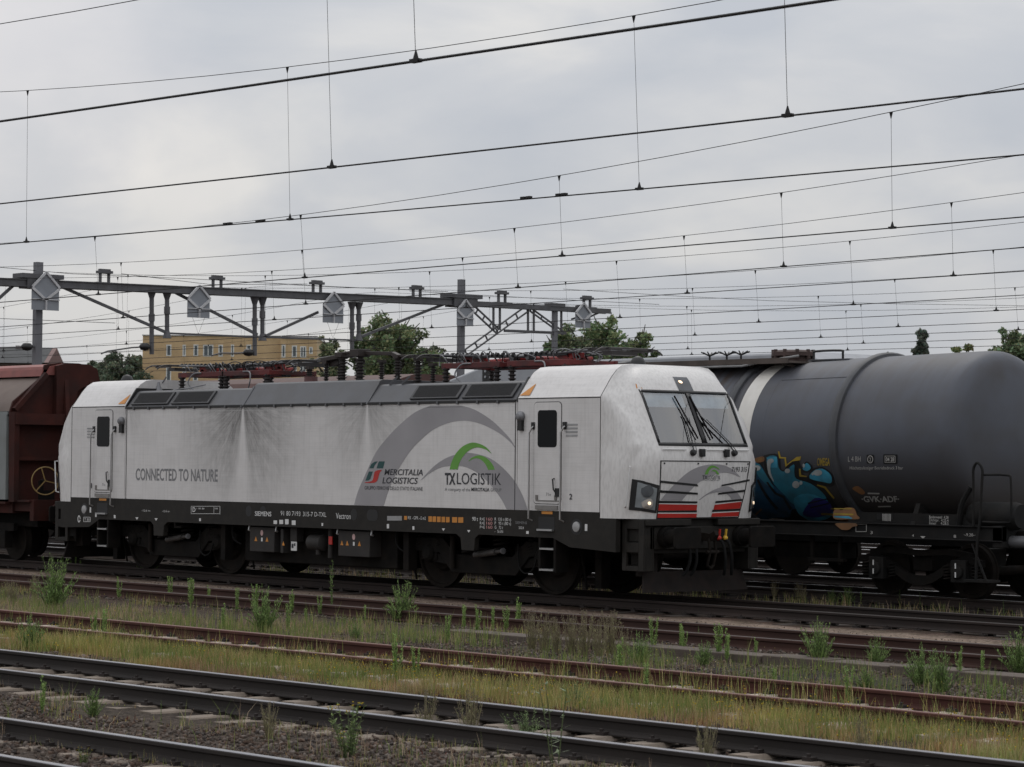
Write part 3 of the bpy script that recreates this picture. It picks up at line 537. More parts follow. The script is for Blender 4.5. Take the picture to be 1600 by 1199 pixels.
# ================================================================== LOCOMOTIVE
LY = -1.5
def silver_mat():
    """silver paint with the brushed soot fans below the roof joints and grime near the bottom"""
    m = M('silver_paint', (.66, .642, .63), rough=.38, metal=0.1, var=.035, scale=1.5, dust=((.45, .43, .41), .22, 5.), spec=.5)
    n = m.node_tree.nodes; l = m.node_tree.links; b = n['Principled BSDF']; src = b.inputs['Base Color'].links[0].from_socket
    t = n.new('ShaderNodeTexCoord'); sp = n.new('ShaderNodeSeparateXYZ'); l.new(t.outputs['Object'], sp.inputs[0])
    def math_(op, a, c=None, clamp=False):
        x = n.new('ShaderNodeMath'); x.operation = op; x.use_clamp = clamp
        for i, q in enumerate((a, c)):
            if q is None: continue
            if isinstance(q, (int, float)): x.inputs[i].default_value = q
            else: l.new(q, x.inputs[i])
        return x.outputs[0]
    tot = None
    for fx, fz, amt, rad in ((-1.93, 3.36, 1.75, 2.5), (1.92, 3.34, 1.1, 1.8), (-5.9, 3.3, .6, 1.0)):
        dx = math_('SUBTRACT', sp.outputs['X'], fx); dz = math_('SUBTRACT', fz, sp.outputs['Z'])
        ang = math_('ARCTAN2', dx, dz); r = math_('SQRT', math_('ADD', math_('MULTIPLY', dx, dx), math_('MULTIPLY', dz, dz)))
        aa = math_('ABSOLUTE', ang)
        ring = math_('MULTIPLY', math_('SMOOTH_MIN', math_('MULTIPLY', math_('SUBTRACT', aa, .07), 6.0), 1.0, ), 1.0, True)
        fall = math_('MAXIMUM', math_('SUBTRACT', 1.0, math_('DIVIDE', r, rad)), 0.0)
        cv = n.new('ShaderNodeCombineXYZ'); l.new(math_('MULTIPLY', ang, 5.0), cv.inputs[0]); l.new(math_('MULTIPLY', r, 1.5), cv.inputs[1]); cv.inputs[2].default_value = fx
        no = n.new('ShaderNodeTexNoise'); no.inputs['Scale'].default_value = 1.6; no.inputs['Detail'].default_value = 7; no.inputs['Roughness'].default_value = .78; l.new(cv.outputs[0], no.inputs['Vector'])
        cv2 = n.new('ShaderNodeCombineXYZ'); l.new(math_('MULTIPLY', ang, 15.0), cv2.inputs[0]); l.new(math_('MULTIPLY', r, .9), cv2.inputs[1]); cv2.inputs[2].default_value = fx+3
        nf = n.new('ShaderNodeTexNoise'); nf.inputs['Scale'].default_value = 1.5; nf.inputs['Detail'].default_value = 8; nf.inputs['Roughness'].default_value = .7; nf.inputs['Distortion'].default_value = .9; l.new(cv2.outputs[0], nf.inputs['Vector'])
        sh = math_('ADD', math_('ADD', math_('MULTIPLY', math_('SUBTRACT', no.outputs['Fac'], .32), 1.1, True), math_('MULTIPLY', math_('SUBTRACT', nf.outputs['Fac'], .42), .7, True)), .2)
        k = math_('MULTIPLY', math_('MULTIPLY', math_('MULTIPLY', ring, math_('POWER', fall, 1.15)), sh), amt)
        tot = k if tot is None else math_('ADD', tot, k)
    # horizontal wipe streaks
    mm = n.new('ShaderNodeMapping'); mm.inputs['Scale'].default_value = (.5, 1, 26); l.new(t.outputs['Object'], mm.inputs[0])
    n4 = n.new('ShaderNodeTexNoise'); n4.inputs['Scale'].default_value = 2; n4.inputs['Detail'].default_value = 5; l.new(mm.outputs[0], n4.inputs['Vector'])
    st = math_('MULTIPLY', math_('SUBTRACT', n4.outputs['Fac'], .45), .35, True)
    mm2 = n.new('ShaderNodeMapping'); mm2.inputs['Scale'].default_value = (9, 9, .6); l.new(t.outputs['Object'], mm2.inputs[0])
    n5 = n.new('ShaderNodeTexNoise'); n5.inputs['Scale'].default_value = 2; n5.inputs['Detail'].default_value = 6; l.new(mm2.outputs[0], n5.inputs['Vector'])
    st2 = math_('MULTIPLY', math_('SUBTRACT', n5.outputs['Fac'], .5), .5, True)
    tot = math_('ADD', math_('ADD', tot, st), st2, True)
    x = n.new('ShaderNodeMix'); x.data_type = 'RGBA'; l.new(tot, x.inputs['Factor']); l.new(src, x.inputs['A']); x.inputs['B'].default_value = (.1, .095, .09, 1); l.new(x.outputs['Result'], b.inputs['Base Color'])
    return m
MS = silver_mat()
MCABF = M('silver_front', (.66, .645, .63), rough=.38, metal=.05, var=.04, scale=2, dust=((.25, .235, .22), .3, 26.), stretch=(1, 1, .3))
MBAND = M('dark_grey_band', (.02, .0185, .0165), rough=.65, spec=.2, var=.12, scale=3, dust=((.036, .03, .025), .35, 6.))
MROOF = M('roof_grey', (.078, .08, .088), rough=.5, var=.1, scale=2, dust=((.06, .055, .05), .5, 3.))
MBLK = M('black_trim', (.008, .008, .0085), rough=.5, var=.2)
MGRL = M('vent_grille', (.02, .02, .021), rough=.7, var=.3, scale=60)
MUND = M('underframe_black', (.0075, .0068, .0062), rough=.85, var=.35, scale=5, spec=.15, dust=((.019, .014, .011), .5, 4.))
MWHL = M('wheel_steel', (.011, .009, .0075), rough=.8, metal=0, spec=.15, var=.3, dust=((.022, .015, .011), .5, 6.))
MSTL = M('bright_steel', (.45, .45, .45), rough=.35, metal=.8, var=.1)
MWHT = M('white_marking', (.62, .62, .61), rough=.6, var=.06)
MGRY = M('grey_marking', (.29, .28, .29), rough=.45, var=.1, scale=1.2)
MGRT = M('slogan_grey', (.19, .19, .195), rough=.5, var=.08)
MTXT = M('dark_marking', (.025, .026, .032), rough=.5, var=.1)
MGRN = M('green_marking', (.115, .31, .045), rough=.45, var=.06)
MDGR = M('deep_green_marking', (.01, .06, .06), rough=.5, var=.1)
MRED = M('red_paint', (.42, .022, .016), rough=.45, var=.15)
MREDD = M('pantograph_red', (.24, .012, .01), rough=.5, var=.3, dust=((.02, .012, .012), .85, 5.))
MYEL = M('yellow_paint', (.55, .33, .03), rough=.5, var=.15)
MORG = M('orange_sticker', (.5, .2, .03), rough=.5, var=.15)
MREDF = M('pantograph_frame_red', (.1, .007, .0065), rough=.55, var=.3, scale=2, dust=((.01, .008, .008), 1.0, 2.6))
MINS = M('insulator_brown', (.02, .014, .013), rough=.5, var=.2)
MRUB = M('rubber', (.008, .008, .008), rough=.85, var=.2, spec=.2)
MGLS = glass_mat('windscreen_glass', (.64, .72, .77), .2)
MDGL = M('door_glass', (.006, .0065, .007), rough=.1, var=.1, spec=.12)
MINT = M('cab_interior', (.26, .29, .32), rough=.8, var=.15)
MLAMP = emit_mat('lit_lamp', (1, .78, .55), 1.0)
MCAST = M('cable_grey', (.2, .2, .21), rough=.5, metal=.4, var=.2)

LOCO = T(empty('electric_locomotive', (0, 0, 0)), 'silver and grey electric locomotive with green arch logo, red front stripes and folded red pantographs', 'locomotive')
ZT = [1.345, 1.8, 2.28, 2.42, 2.54, 3.0, 3.33, 3.46, 3.65, 3.78, 3.86, 3.885]
TW = [1.5, 1.5, 1.5, 1.5, 1.5, 1.5, 1.5, 1.405, 1.265, 1.14, 1.0, .8]
TXS = [8.5, 8.55, 8.62, 8.72, 8.77, 8.54, 8.14, 8.10, 8.09, 8.085, 8.08, 8.076]
TYS = [1.475, 1.475, 1.46, 1.41, 1.375, 1.385, 1.47, 1.385, 1.25, 1.125, .988, .79]
TXT = [8.80, 8.84, 8.88, 8.88, 8.87, 8.66, 8.44, 8.33, 8.2, 8.12, 8.085, 8.077]
TYT = [1.3, 1.32, 1.32, 1.27, 1.22, 1.20, 1.22, 1.18, 1.1, 1.0, .88, .7]
TXC = [8.93, 9.0, 9.02, 9.0, 8.96, 8.73, 8.565, 8.49, 8.36, 8.22, 8.1, 8.078]
TYC = [1.08, 1.08, 1.08, 1.07, 1.04, 1.036, 1.034, 1.02, .95, .8, .6, .4]
TXM = [8.98, 9.05, 9.07, 9.05, 9.01, 8.78, 8.615, 8.54, 8.42, 8.27, 8.12, 8.079]
def zi(z, tab): return float(np.interp(z, ZT, tab))
def Xf(Y, z):
    """front surface of the cab at (Y, z)"""
    yc = zi(z, TYC); m, c = zi(z, TXM), zi(z, TXC); a = abs(Y)
    if a <= yc: return m-(m-c)*(a/yc)**2
    yt, xt, ys, xs = zi(z, TYT), zi(z, TXT), zi(z, TYS), zi(z, TXS)
    if a <= yt: return c+(xt-c)*(a-yc)/(yt-yc)
    return xt+(xs-xt)*min(1, (a-yt)/(ys-yt))
def cab_row(z):
    yc, yt, ys, w_ = zi(z, TYC), zi(z, TYT), zi(z, TYS), zi(z, TW)
    ys_ = [ys+(yt-ys)*i/4 for i in range(4)]+[yt+(yc-yt)*i/4 for i in range(4)]+[yc*(1-i/10) for i in range(11)]
    half = [(8.073, w_), (8.073+(zi(z, TXS)-8.073)*.5, w_+(ys-w_)*.42)]+[(Xf(y-1e-6 if y > 0 else 0, z), y) for y in ys_]
    full = [(x, -y) for x, y in half]+[(x, y) for x, y in half[::-1][1:]]
    return [(x, y, z) for x, y in full]
def side_px(u, v): p = at(u, v, LY); return (p.x, p.z)
SD = lambda off: (lambda x, z: (x, LY-off, z))
CROP4 = lambda P: [side_px(540+x/5.714, 620+y/5.714) for x, y in P]
CROP5 = lambda P: [side_px(760+x/3.745, 600+y/3.745) for x, y in P]

# ---- body: silver mid section, cab roofs, noses
prof = [(TW[i], ZT[i]) for i in range(6, 12)]
b = MB().prismX([(-1.5, 1.44), (1.5, 1.44), (1.5, 3.285), (-1.5, 3.285)], -6.02, 6.02); b.build('side_body', MS, LOCO, 20)
for s in (-1, 1):
    ring = [(-1.5, 1.44)]+[(-y, z) for y, z in prof]+[(y, z) for y, z in prof[::-1]]+[(1.5, 1.44)]
    MB().prismX(ring, s*6.035, s*8.052).build('cab_section', MS, LOCO, 30)
    MB().prismX([(y*.994, 1.36+(z-1.36)*.997) for y, z in ring], s*8.055, s*8.07).build('cab_seam', MBLK, LOCO, 0)
    zz = [1.345, 1.6, 1.8, 2.05, 2.28, 2.35, 2.42, 2.48, 2.54, 2.56, 2.7, 2.85, 3.0, 3.12, 3.24, 3.33, 3.40, 3.43, 3.46, 3.55, 3.65, 3.72, 3.78, 3.82, 3.86, 3.885]
    rows = [[(s*x, y, z) for x, y, z in cab_row(z)] for z in zz]
    nb = MB().grid(rows)
    # leave the windscreen open
    nose = nb
    keep = []
    for q in nose.f:
        c = sum((Vector(nose.v[i]) for i in q), Vector())/4
        if abs(c.y) < 1.02 and 2.55 < c.z < 3.435 and abs(c.x) > 8.4: continue
        keep.append(q)
    nose.f = keep
    nose.build('cab_front', MCABF, LOCO, 48)
    # windscreen: glass, frame, pillar
    FR = lambda off, s=s: (lambda y, z: (s*(Xf(y, z)+off), y, z))
    for a0, a1 in ((-1.02, -.035), (.035, 1.02)):
        rows = [[FR(-.004)(a0+(a1-a0)*i/8, 2.56+(3.43-2.56)*j/8) for i in range(9)] for j in range(9)]
        MB().grid(rows).build('windscreen', MGLS, LOCO, 60)
    fb = MB()
    for z0, z1 in ((2.535, 2.585), (3.41, 3.45)):
        fb.grid([[FR(.006)(-1.045+2.09*i/16, z) for i in range(17)] for z in (z0, z1)])
    for y0, y1 in ((-1.045, -1.0), (-.05, .05), (1.0, 1.045)):
        fb.grid([[FR(.006)(y, 2.585+(3.41-2.585)*j/8) for y in (y0, y1)] for j in range(9)])
    fr = fb.build('windscreen_frame', MBLK, LOCO, 60); so_ = fr.modifiers.new('thick', 'SOLIDIFY'); so_.thickness = .012; so_.offset = 0
    # cab interior
    b = MB().box(s*7.25, s*7.3, -1.35, 1.35, 1.5, 3.5); b.box(s*7.3, s*8.4, -1.4, 1.4, 1.9, 1.95)
    b.build('cab_bulkhead', MINT, LOCO)
    b = MB().prismY([(s*8.15, 2.0), (s*8.2, 2.5), (s*8.62, 2.58), (s*8.86, 2.5), (s*8.86, 2.0)], -1.25, 1.25); b.build('driver_desk', M('desk', (.12, .13, .14)), LOCO)
    b = MB().prismY([(s*7.65, 2.2), (s*7.55, 3.05), (s*7.68, 3.08), (s*7.8, 2.4), (s*8.05, 2.4), (s*8.05, 2.2)], -.55, -.05); b.build('driver_seat', M('seat_cloth', (.04, .045, .06)), LOCO)
    b = MB()
    for a0, a1 in ((-.98, -.09), (.09, .98)): b.grid([[FR(-.06)(a0+(a1-a0)*i/6, z) for i in range(7)] for z in (3.17, 3.42)])
    b.build('sun_blind', M('blind', (.75, .77, .78), rough=.8), LOCO)
    # top light panel on the roof dome
    pn = [[FR(.008)(-.17+i*.34/4, 3.455+j*.23/4) for i in range(5)] for j in range(5)]
    tl = MB().grid(pn).build('top_light_cover', M('smoked_glass', (.07, .075, .085), rough=.15), LOCO, 60)
    c = Vector(FR(.012)(-.06, 3.60)); nrm = Vector((s*.65, 0, .76)).normalized()
    MB().lathe([(.0, 0), (.04, 0), (.04, .006), (.001, .008)], c, nrm, 16).build('lens', MLAMP if s > 0 else MSTL, tl)
    # buffers
    for y in (-.875, .875):
        bf = MB().cyl((s*8.85, y, 1.05), (s*9.3, y, 1.05), .13, n=20).cyl((s*8.8, y, 1.05), (s*9.05, y, 1.05), .17, n=20).build('buffer', MUND, LOCO)
        MB().prism(rrect(y-.3, y+.3, .875, 1.225, .05), lambda a, z: (s*9.43, a, z), lambda a, z: (s*9.48, a, z)).build('buffer_pad', MUND, bf, 30, .01)
        MB().cyl((s*9.3, y, 1.05), (s*9.43, y, 1.05), .1, n=16).build('buffer_plunger', MWHL, bf)
    # buffer beam and lower front
    b = MB().box(s*8.35, s*8.87, -1.28, 1.28, .78, 1.34); b.box(s*8.6, s*9.0, -1.32, -.32, 1.235, 1.34); b.box(s*8.6, s*9.0, .32, 1.32, 1.235, 1.34)
    b.box(s*8.87, s*8.93, -1.2, 1.2, .85, 1.22)
    b.build('buffer_beam', MBAND, LOCO, 30, .012)
    for y in (-1, 1):
        # corner step block with two foot openings
        st = MB(); x0, x1 = 8.43, 8.93
        for xa, xb, za, zb in ((x0, x0+.1, .5, 1.335), (x1-.12, x1, .5, 1.335), (x0+.1, x1-.12, 1.18, 1.335), (x0+.1, x1-.12, .8, .96), (x0+.1, x1-.12, .5, .58)):
            st.box(s*xa, s*xb, y*1.29, y*1.345, za, zb)
        st.box(s*x0, s*x1, y*1.1, y*1.14, .5, 1.33); st.box(s*(x1-.04), s*x1, y*1.14, y*1.29, .5, 1.335)
        k = st.build('corner_step', MBAND, LOCO, 30, .008)
        MB().box(s*(x0+.1), s*(x1-.12), y*1.14, y*1.29, .96, .985).box(s*(x0+.1), s*(x1-.12), y*1.14, y*1.29, .58, .6).build('tread', MUND, k)
    # draw hook, coupling, hoses, taps
    hk = MB().prismY([(s*8.9, .98), (s*9.2, .98), (s*9.28, 1.08), (s*9.24, 1.15), (s*9.14, 1.1), (s*8.9, 1.12)], -.04, .04).build('draw_hook', MWHL, LOCO)
    b = MB()
    for y in (-.07, .07): b.tube([(s*9.15, y, 1.03), (s*9.18, y, .8), (s*9.12, y, .58)], .025)
    b.tube([(s*9.12, -.07, .58), (s*9.12, 0, .53), (s*9.12, .07, .58)], .03); b.cyl((s*9.17, -.14, .8), (s*9.17, .14, .8), .03)
    b.build('screw_coupling', MWHL, hk)
    for i, y in enumerate((-.48, -.33, .33, .48)):
        hs = MB().tube(crom([(s*8.93, y, 1.0), (s*9.08, y, .95), (s*9.14, y*1.02, .7), (s*9.1, y*1.1, .5), (s*9.05, y*1.2, .42)], 5), .026).build('brake_hose', MRUB, LOCO)
        tp = MB().ball((s*9.0, y, 1.02), .045, 6).bar((s*9.0, y, 1.02), (s*9.0, y+.02, 1.17), .025, .03)
        tp.build('tap', MRED if i in (0, 2) else MYEL, hs)
    # snow plough and rail guards
    b = MB().prism([(-1.15, .48), (1.15, .48), (1.22, .15), (-1.22, .15)], lambda y, z: (s*(8.72+.14*(1-abs(y)/1.3)+(.5-z)*.25), y, z), lambda y, z: (s*(8.68+.14*(1-abs(y)/1.3)+(.5-z)*.25), y, z))
    b.box(s*8.4, s*8.7, -1.0, -.8, .4, .8).box(s*8.4, s*8.7, .8, 1.0, .4, .8)
    b.build('snow_plough', M('plough', (.016, .013, .012), rough=.8, spec=.2, dust=((.03, .02, .016), .6, 5.)), LOCO)
    # headlights in the cheeks
    for y in (-1, 1):
        def ck(q, z, off, y=y, s=s):
            yc, yt, ys = zi(z, TYC), zi(z, TYT), zi(z, TYS); a = yc+(ys-yc)*q
            return (s*(Xf(a, z)+off), y*(a+off*.8), z)
        def cgrid(za, zb, q0, q1, off, n=8): return [[ck(q0+(q1-q0)*i/n, (za+.05*i/n)*(1-j/n)+(zb+.1*i/n)*j/n, off) for i in range(n+1)] for j in range(n+1)]
        hl = MB().grid(cgrid(1.44, 1.89, -.02, .82, .012)).build('headlight', MBLK, LOCO, 60)
        MB().grid(cgrid(1.485, 1.84, .06, .7, .02)).build('lamp_housing', M('lamp_grey', (.2, .22, .23), rough=.35), hl, 60)
        nr = Vector((s*.8, y*.6, .05)).normalized()
        c = Vector(ck(.4, 1.80, .022)); MB().lathe([(.001, -.02), (.1, -.012), (.103, .006), (.001, .012)], c, nr, 20).build('lens', M('dark_lens', (.04, .045, .05), rough=.1), hl)
        c = Vector(ck(.36, 1.60, .022)); MB().lathe([(.001, -.02), (.092, -.012), (.095, .006), (.001, .012)], c, nr, 20).build('lens', M('clear_lens', (.3, .27, .24), rough=.1, metal=.6), hl)
        c = Vector(ck(.3, 1.60, .04)); MB().lathe([(.001, 0), (.028, 0), (.024, .012), (.001, .014)], c+Vector((0, -.01*y, .0)), nr, 14).build('bulb', MLAMP if s > 0 else MSTL, hl)
        # vertical grab rail on the cheek
        P = [ck(.9, 2.19, .02), ck(.9, 2.19, .07), ck(.9, 1.55, .075), ck(.9, 1.53, .02)]
        MB().tube(P, .014).build('grab_rail', MWHT if y < 0 else MBLK, LOCO)
    # rail pieces, wiper boxes and wipers
    b = MB()
    for y0, y1 in ((-1.0, -.5), (-.05, .38), (.68, 1.02)): b.cyl(FR(.03)(y0, 2.475), FR(.03)(y1, 2.475), .011, n=8)
    b.build('step_rail', MWHT, LOCO)
    for y0, pts in ((-.36, [(-.36, 2.44), (-.33, 2.62), (-.28, 3.0), (-.3, 3.06)]), (.62, [(.62, 2.44), (.5, 2.6), (.12, 2.98), (.05, 3.06)])):
        wp = MB().tube([FR(.045)(*p) for p in pts], .011).tube([FR(.06)(p[0]+.05, p[1]) for p in pts[:3]], .006)
        wp = wp.build('wiper', MBLK, LOCO)
        yy = pts[-1][0]
        MB().bar(FR(.03)(yy-.18*(-1 if y0 > 0 else 1)*0-.06, 3.36), FR(.03)(yy+.14, 2.66), .016, .025).build('wiper_blade', MRUB, wp)
        MB().lathe([(.05, 0), (.055, .03), (.04, .07), (.001, .075)], Vector(FR(0)(y0, 2.42)), (s, 0, .2), 12).build('wiper_motor', MBLK, wp)
    for y in (-.16, .42): MB().box(s*(Xf(y, 2.42)-.01), s*(Xf(y, 2.42)+.07), y-.045, y+.045, 2.36, 2.49).build('camera_box', MBLK, LOCO, 30, .012)
    MB().lathe([(.14, 0), (.13, .05), (.09, .12), (.03, .15), (.001, .155)], (s*7.75, -.35, 3.885), (0, 0, 1), 20).build('antenna_dome', MBLK, LOCO)
    if s < 0: continue
    # ---- front panel markings (crop coordinates of the panel to metres)
    C6 = lambda P: [(-1.06+(x-70)/895*2.1, 2.29-(y-515)/555*.935) for x, y in P]
    k = MB()
    for P in ([(70, 512), (965, 512), (965, 522), (70, 522)], [(66, 512), (76, 512), (76, 1072), (66, 1072)], [(956, 512), (966, 512), (880, 1072), (872, 1072)], [(66, 1062), (876, 1062), (876, 1076), (66, 1076)]):
        v, f = poly_geo(C6(P), 3); k.add([FR(.006)(*p) for p in v], f)
    k.build('panel_joint', MBLK, LOCO, 0)
    arch = crom([(85, 895), (150, 800), (240, 700), (330, 620), (430, 570), (560, 545), (680, 555), (780, 600), (860, 670)], 3)+crom([(845, 665), (760, 635), (680, 625), (580, 650), (470, 700), (400, 750), (330, 830), (280, 900)], 3)
    arch2 = crom([(440, 895), (520, 830), (620, 780), (720, 760), (790, 790), (850, 840), (890, 890)], 3)+crom([(780, 890), (740, 850), (680, 820), (600, 820), (520, 845), (455, 893)], 3)
    decal('grey_arch_marking', [poly_geo(C6(arch), 2), poly_geo(C6(arch2), 2)], FR(.005), MGRY, LOCO)
    bars = [[(75, 705), (415, 740), (425, 762), (75, 727)], [(660, 745), (960, 690), (965, 708), (655, 762)], [(75, 798), (425, 823), (427, 842), (75, 822)], [(630, 825), (915, 793), (912, 815), (628, 843)],
            [(75, 900), (430, 907), (432, 926), (75, 924)], [(612, 905), (897, 885), (893, 906), (609, 926)], [(75, 996), (435, 994), (437, 1014), (75, 1012)], [(590, 990), (884, 982), (880, 1003), (586, 1012)]]
    gb = MB()
    for P in bars:
        v, f = poly_geo(C6(P), 3); gb.add([FR(.009)(*p) for p in v], f)
    gb.build('intake_slot', MBLK, LOCO, 0)
    rb = MB(); wb = MB()
    for P in ([(75, 932), (433, 940), (433, 994), (75, 994)], [(608, 940), (890, 913), (882, 980), (600, 992)], [(75, 1024), (440, 1026), (440, 1064), (75, 1064)], [(592, 1024), (879, 1012), (872, 1056), (584, 1060)]):
        v, f = poly_geo(C6(P), 3); rb.add([FR(.0075)(*p) for p in v], f)
        (xa, ya), (xb, yb) = P[0], P[1]
        v, f = poly_geo(C6([(xa, ya-9), (xb, yb-9), (xb, yb), (xa, ya)]), 3); wb.add([FR(.0075)(*p) for p in v], f)
    rb.build('red_stripe', MRED, LOCO, 0); wb.build('white_stripe', MWHT, LOCO, 0)
    g1 = crom([(484, 645), (500, 600), (535, 562), (575, 560), (618, 582), (630, 600)], 3)+crom([(600, 583), (560, 578), (530, 605), (515, 645)], 3)
    g2 = crom([(545, 620), (570, 598), (605, 610), (632, 645)], 3)+crom([(608, 645), (590, 618), (560, 612)], 3)
    decal('green_arch_marking', [poly_geo(C6(g1)), poly_geo(C6(g2))], FR(.009), MGRN, LOCO)
    def ftext(s_, x0, x1, y0, y1, m, **kw):
        (a, c), (d, e_) = C6([(x0, y1), (x1, y0)]); return decal('front_lettering', [text_fit(s_, a, d, c, e_, **kw)], FR(.009), m, LOCO)
    ftext('TX', 462, 512, 655, 693, MTXT, bold=.02); ftext('LOGISTIK', 516, 645, 655, 693, MTXT)
    ftext('A company of the MERCITALIA GROUP', 470, 635, 698, 707, MTXT); ftext('7193 315', 762, 928, 570, 615, MTXT, bold=.012, shear=.1)
    for x in (103, 418, 705, 938):
        (y, z), = C6([(x, 540)]); MB().cyl(FR(0)(y, z), FR(.014)(y, z), .014, n=10).build('panel_bolt', MBLK, LOCO)
    # warning triangle at the windscreen corner
    decal('warning_triangle', [poly_geo([(-1.06, 3.47), (-.96, 3.47), (-1.03, 3.55)])], FR(.01), MORG, LOCO)

# ---- roof hatches with sloping cheeks
def hatch(x0, x1, y1, zt, name='roof_hatch'):
    p = [(-1.49, 3.30), (-y1, zt-.03), (-y1+.06, zt), (y1-.06, zt), (y1, zt-.03), (1.49, 3.30)]
    return MB().prismX(p, x0, x1).build(name, MROOF, LOCO, 20, .006)
hl_ = hatch(-6.0, -1.945, 1.24, 3.64); hm = hatch(-1.93, 1.905, 1.2, 3.735); hr = hatch(1.92, 6.0, 1.24, 3.64)
for s in (-1, 1):
    MB().prismX([(-1.515, 3.27), (-1.5, 3.34), (-1.25, 3.7), (1.25, 3.7), (1.5, 3.34), (1.515, 3.27)], s*6.0, s*6.034).build('hatch_end_seal', MBLK, LOCO, 0)
def slope(x, t, off):
    """point on the sloping cheek of a hatch, t from 0 at the gutter to 1 at the top"""
    y = -1.49+(1.49-1.24)*t; z = 3.30+.31*t; return (x, y-off*.78, z+off*.63)
for h, xs in ((hl_, [(-5.86, -4.55), (-4.43, -3.12)]), (hr, [(3.1, 4.42), (4.53, 5.86)])):
    for x0, x1 in xs:
        fb = MB().add([slope(x, t, o) for o in (.0, .035) for x, t in ((x0, .12), (x1, .12), (x1, .93), (x0, .93))], [(0, 1, 2, 3), (4, 7, 6, 5), (0, 4, 5, 1), (1, 5, 6, 2), (2, 6, 7, 3), (3, 7, 4, 0)])
        fb.build('vent_frame', M('vent_edge', (.03, .03, .032), rough=.5), h, 20, .008)
        gv = MB().add([slope(x, t, .0365) for x, t in ((x0+.07, .2), (x1-.07, .2), (x1-.07, .84), (x0+.07, .84))], [(0, 1, 2, 3)])
        for i in range(14):
            t = .22+.62*i/13; gv.bar(slope(x0+.07, t, .038), slope(x1-.07, t, .038), .006, .006)
        gv.build('vent', MGRL, h, 0)
gt = MB()
for x0, x1 in ((-5.98, -1.97), (-1.9, 1.88), (1.95, 5.98)):
    gt.box(x0, x1, -1.522, -1.485, 3.262, 3.31)
gt.build('roof_gutter', MBLK, LOCO, 30, .005)
gk = MB(); x = -5.7
while x < 5.9:
    gk.box(x-.02, x+.02, -1.535, -1.5, 3.245, 3.30); x += .535
gk.build('gutter_bracket', M('bracket_grey', (.11, .11, .115)), LOCO)
for x in (-1.937, 1.912): MB().bar((x, -1.505, 3.27), (x, -1.225, 3.66), .05, .03).build('hatch_joint', MROOF, LOCO)
for x in (2.55, 2.2): MB().bar((x, -1.22, 3.64), (x+.1, -1.1, 3.78), .05, .03).build('lifting_lug', MROOF, LOCO)

# ---- dark band along the bottom of the body
low = [(-8.07, 1.437), (-8.45, 1.337), (-8.45, .80), (-7.35, .83), (-6.95, 1.0), (-5.05, 1.0), (-4.95, .93), (-4.93, .72), (-4.6, .72), (-4.57, .93), (-4.45, 1.0), (4.45, .995), (4.57, .93), (4.6, .72), (4.93, .72), (4.95, .93), (5.05, 1.0), (6.95, .99), (7.35, .85), (8.45, .80), (8.45, 1.337), (8.07, 1.337), (8.07, 1.437)]
low[1] = (-8.07, 1.337); low.insert(2, (-8.45, 1.337))
for y in (-1, 1): MB().prismY(low, y*1.506, y*1.40).build('lower_band', MBAND, LOCO, 20)
MB().box(-8.2, 8.2, -1.38, 1.38, 1.02, 1.42).build('underframe', MUND, LOCO)
for x in (-1.69, -1.23, 1.57): MB().prismY(ell(x, 1.27, .1, .105), -1.5, -1.508).build('air_hole', MBLK, LOCO, 0)
MB().prismY(rrect(1.95, 2.27, 1.17, 1.37, .09), -1.5, -1.508).build('air_hole', MBLK, LOCO, 0)
for s in (-1, 1):
    x = s*7.52; mk = MB().prismY(ell(x, 1.19, .14, .13), -1.5, -1.5085).build('filler_recess', MBLK, LOCO, 0)
    MB().lathe([(.09, 0), (.085, .02), (.001, .025)], (x, -1.505, 1.19), (0, -1, 0), 18).build('filler_cap', MSTL, mk)
    decal('white_marking', [poly_geo([(x+.2, 1.13), (x+.26, 1.13), (x+.26, 1.24), (x+.2, 1.24)])], SD(.009), MWHT, LOCO)

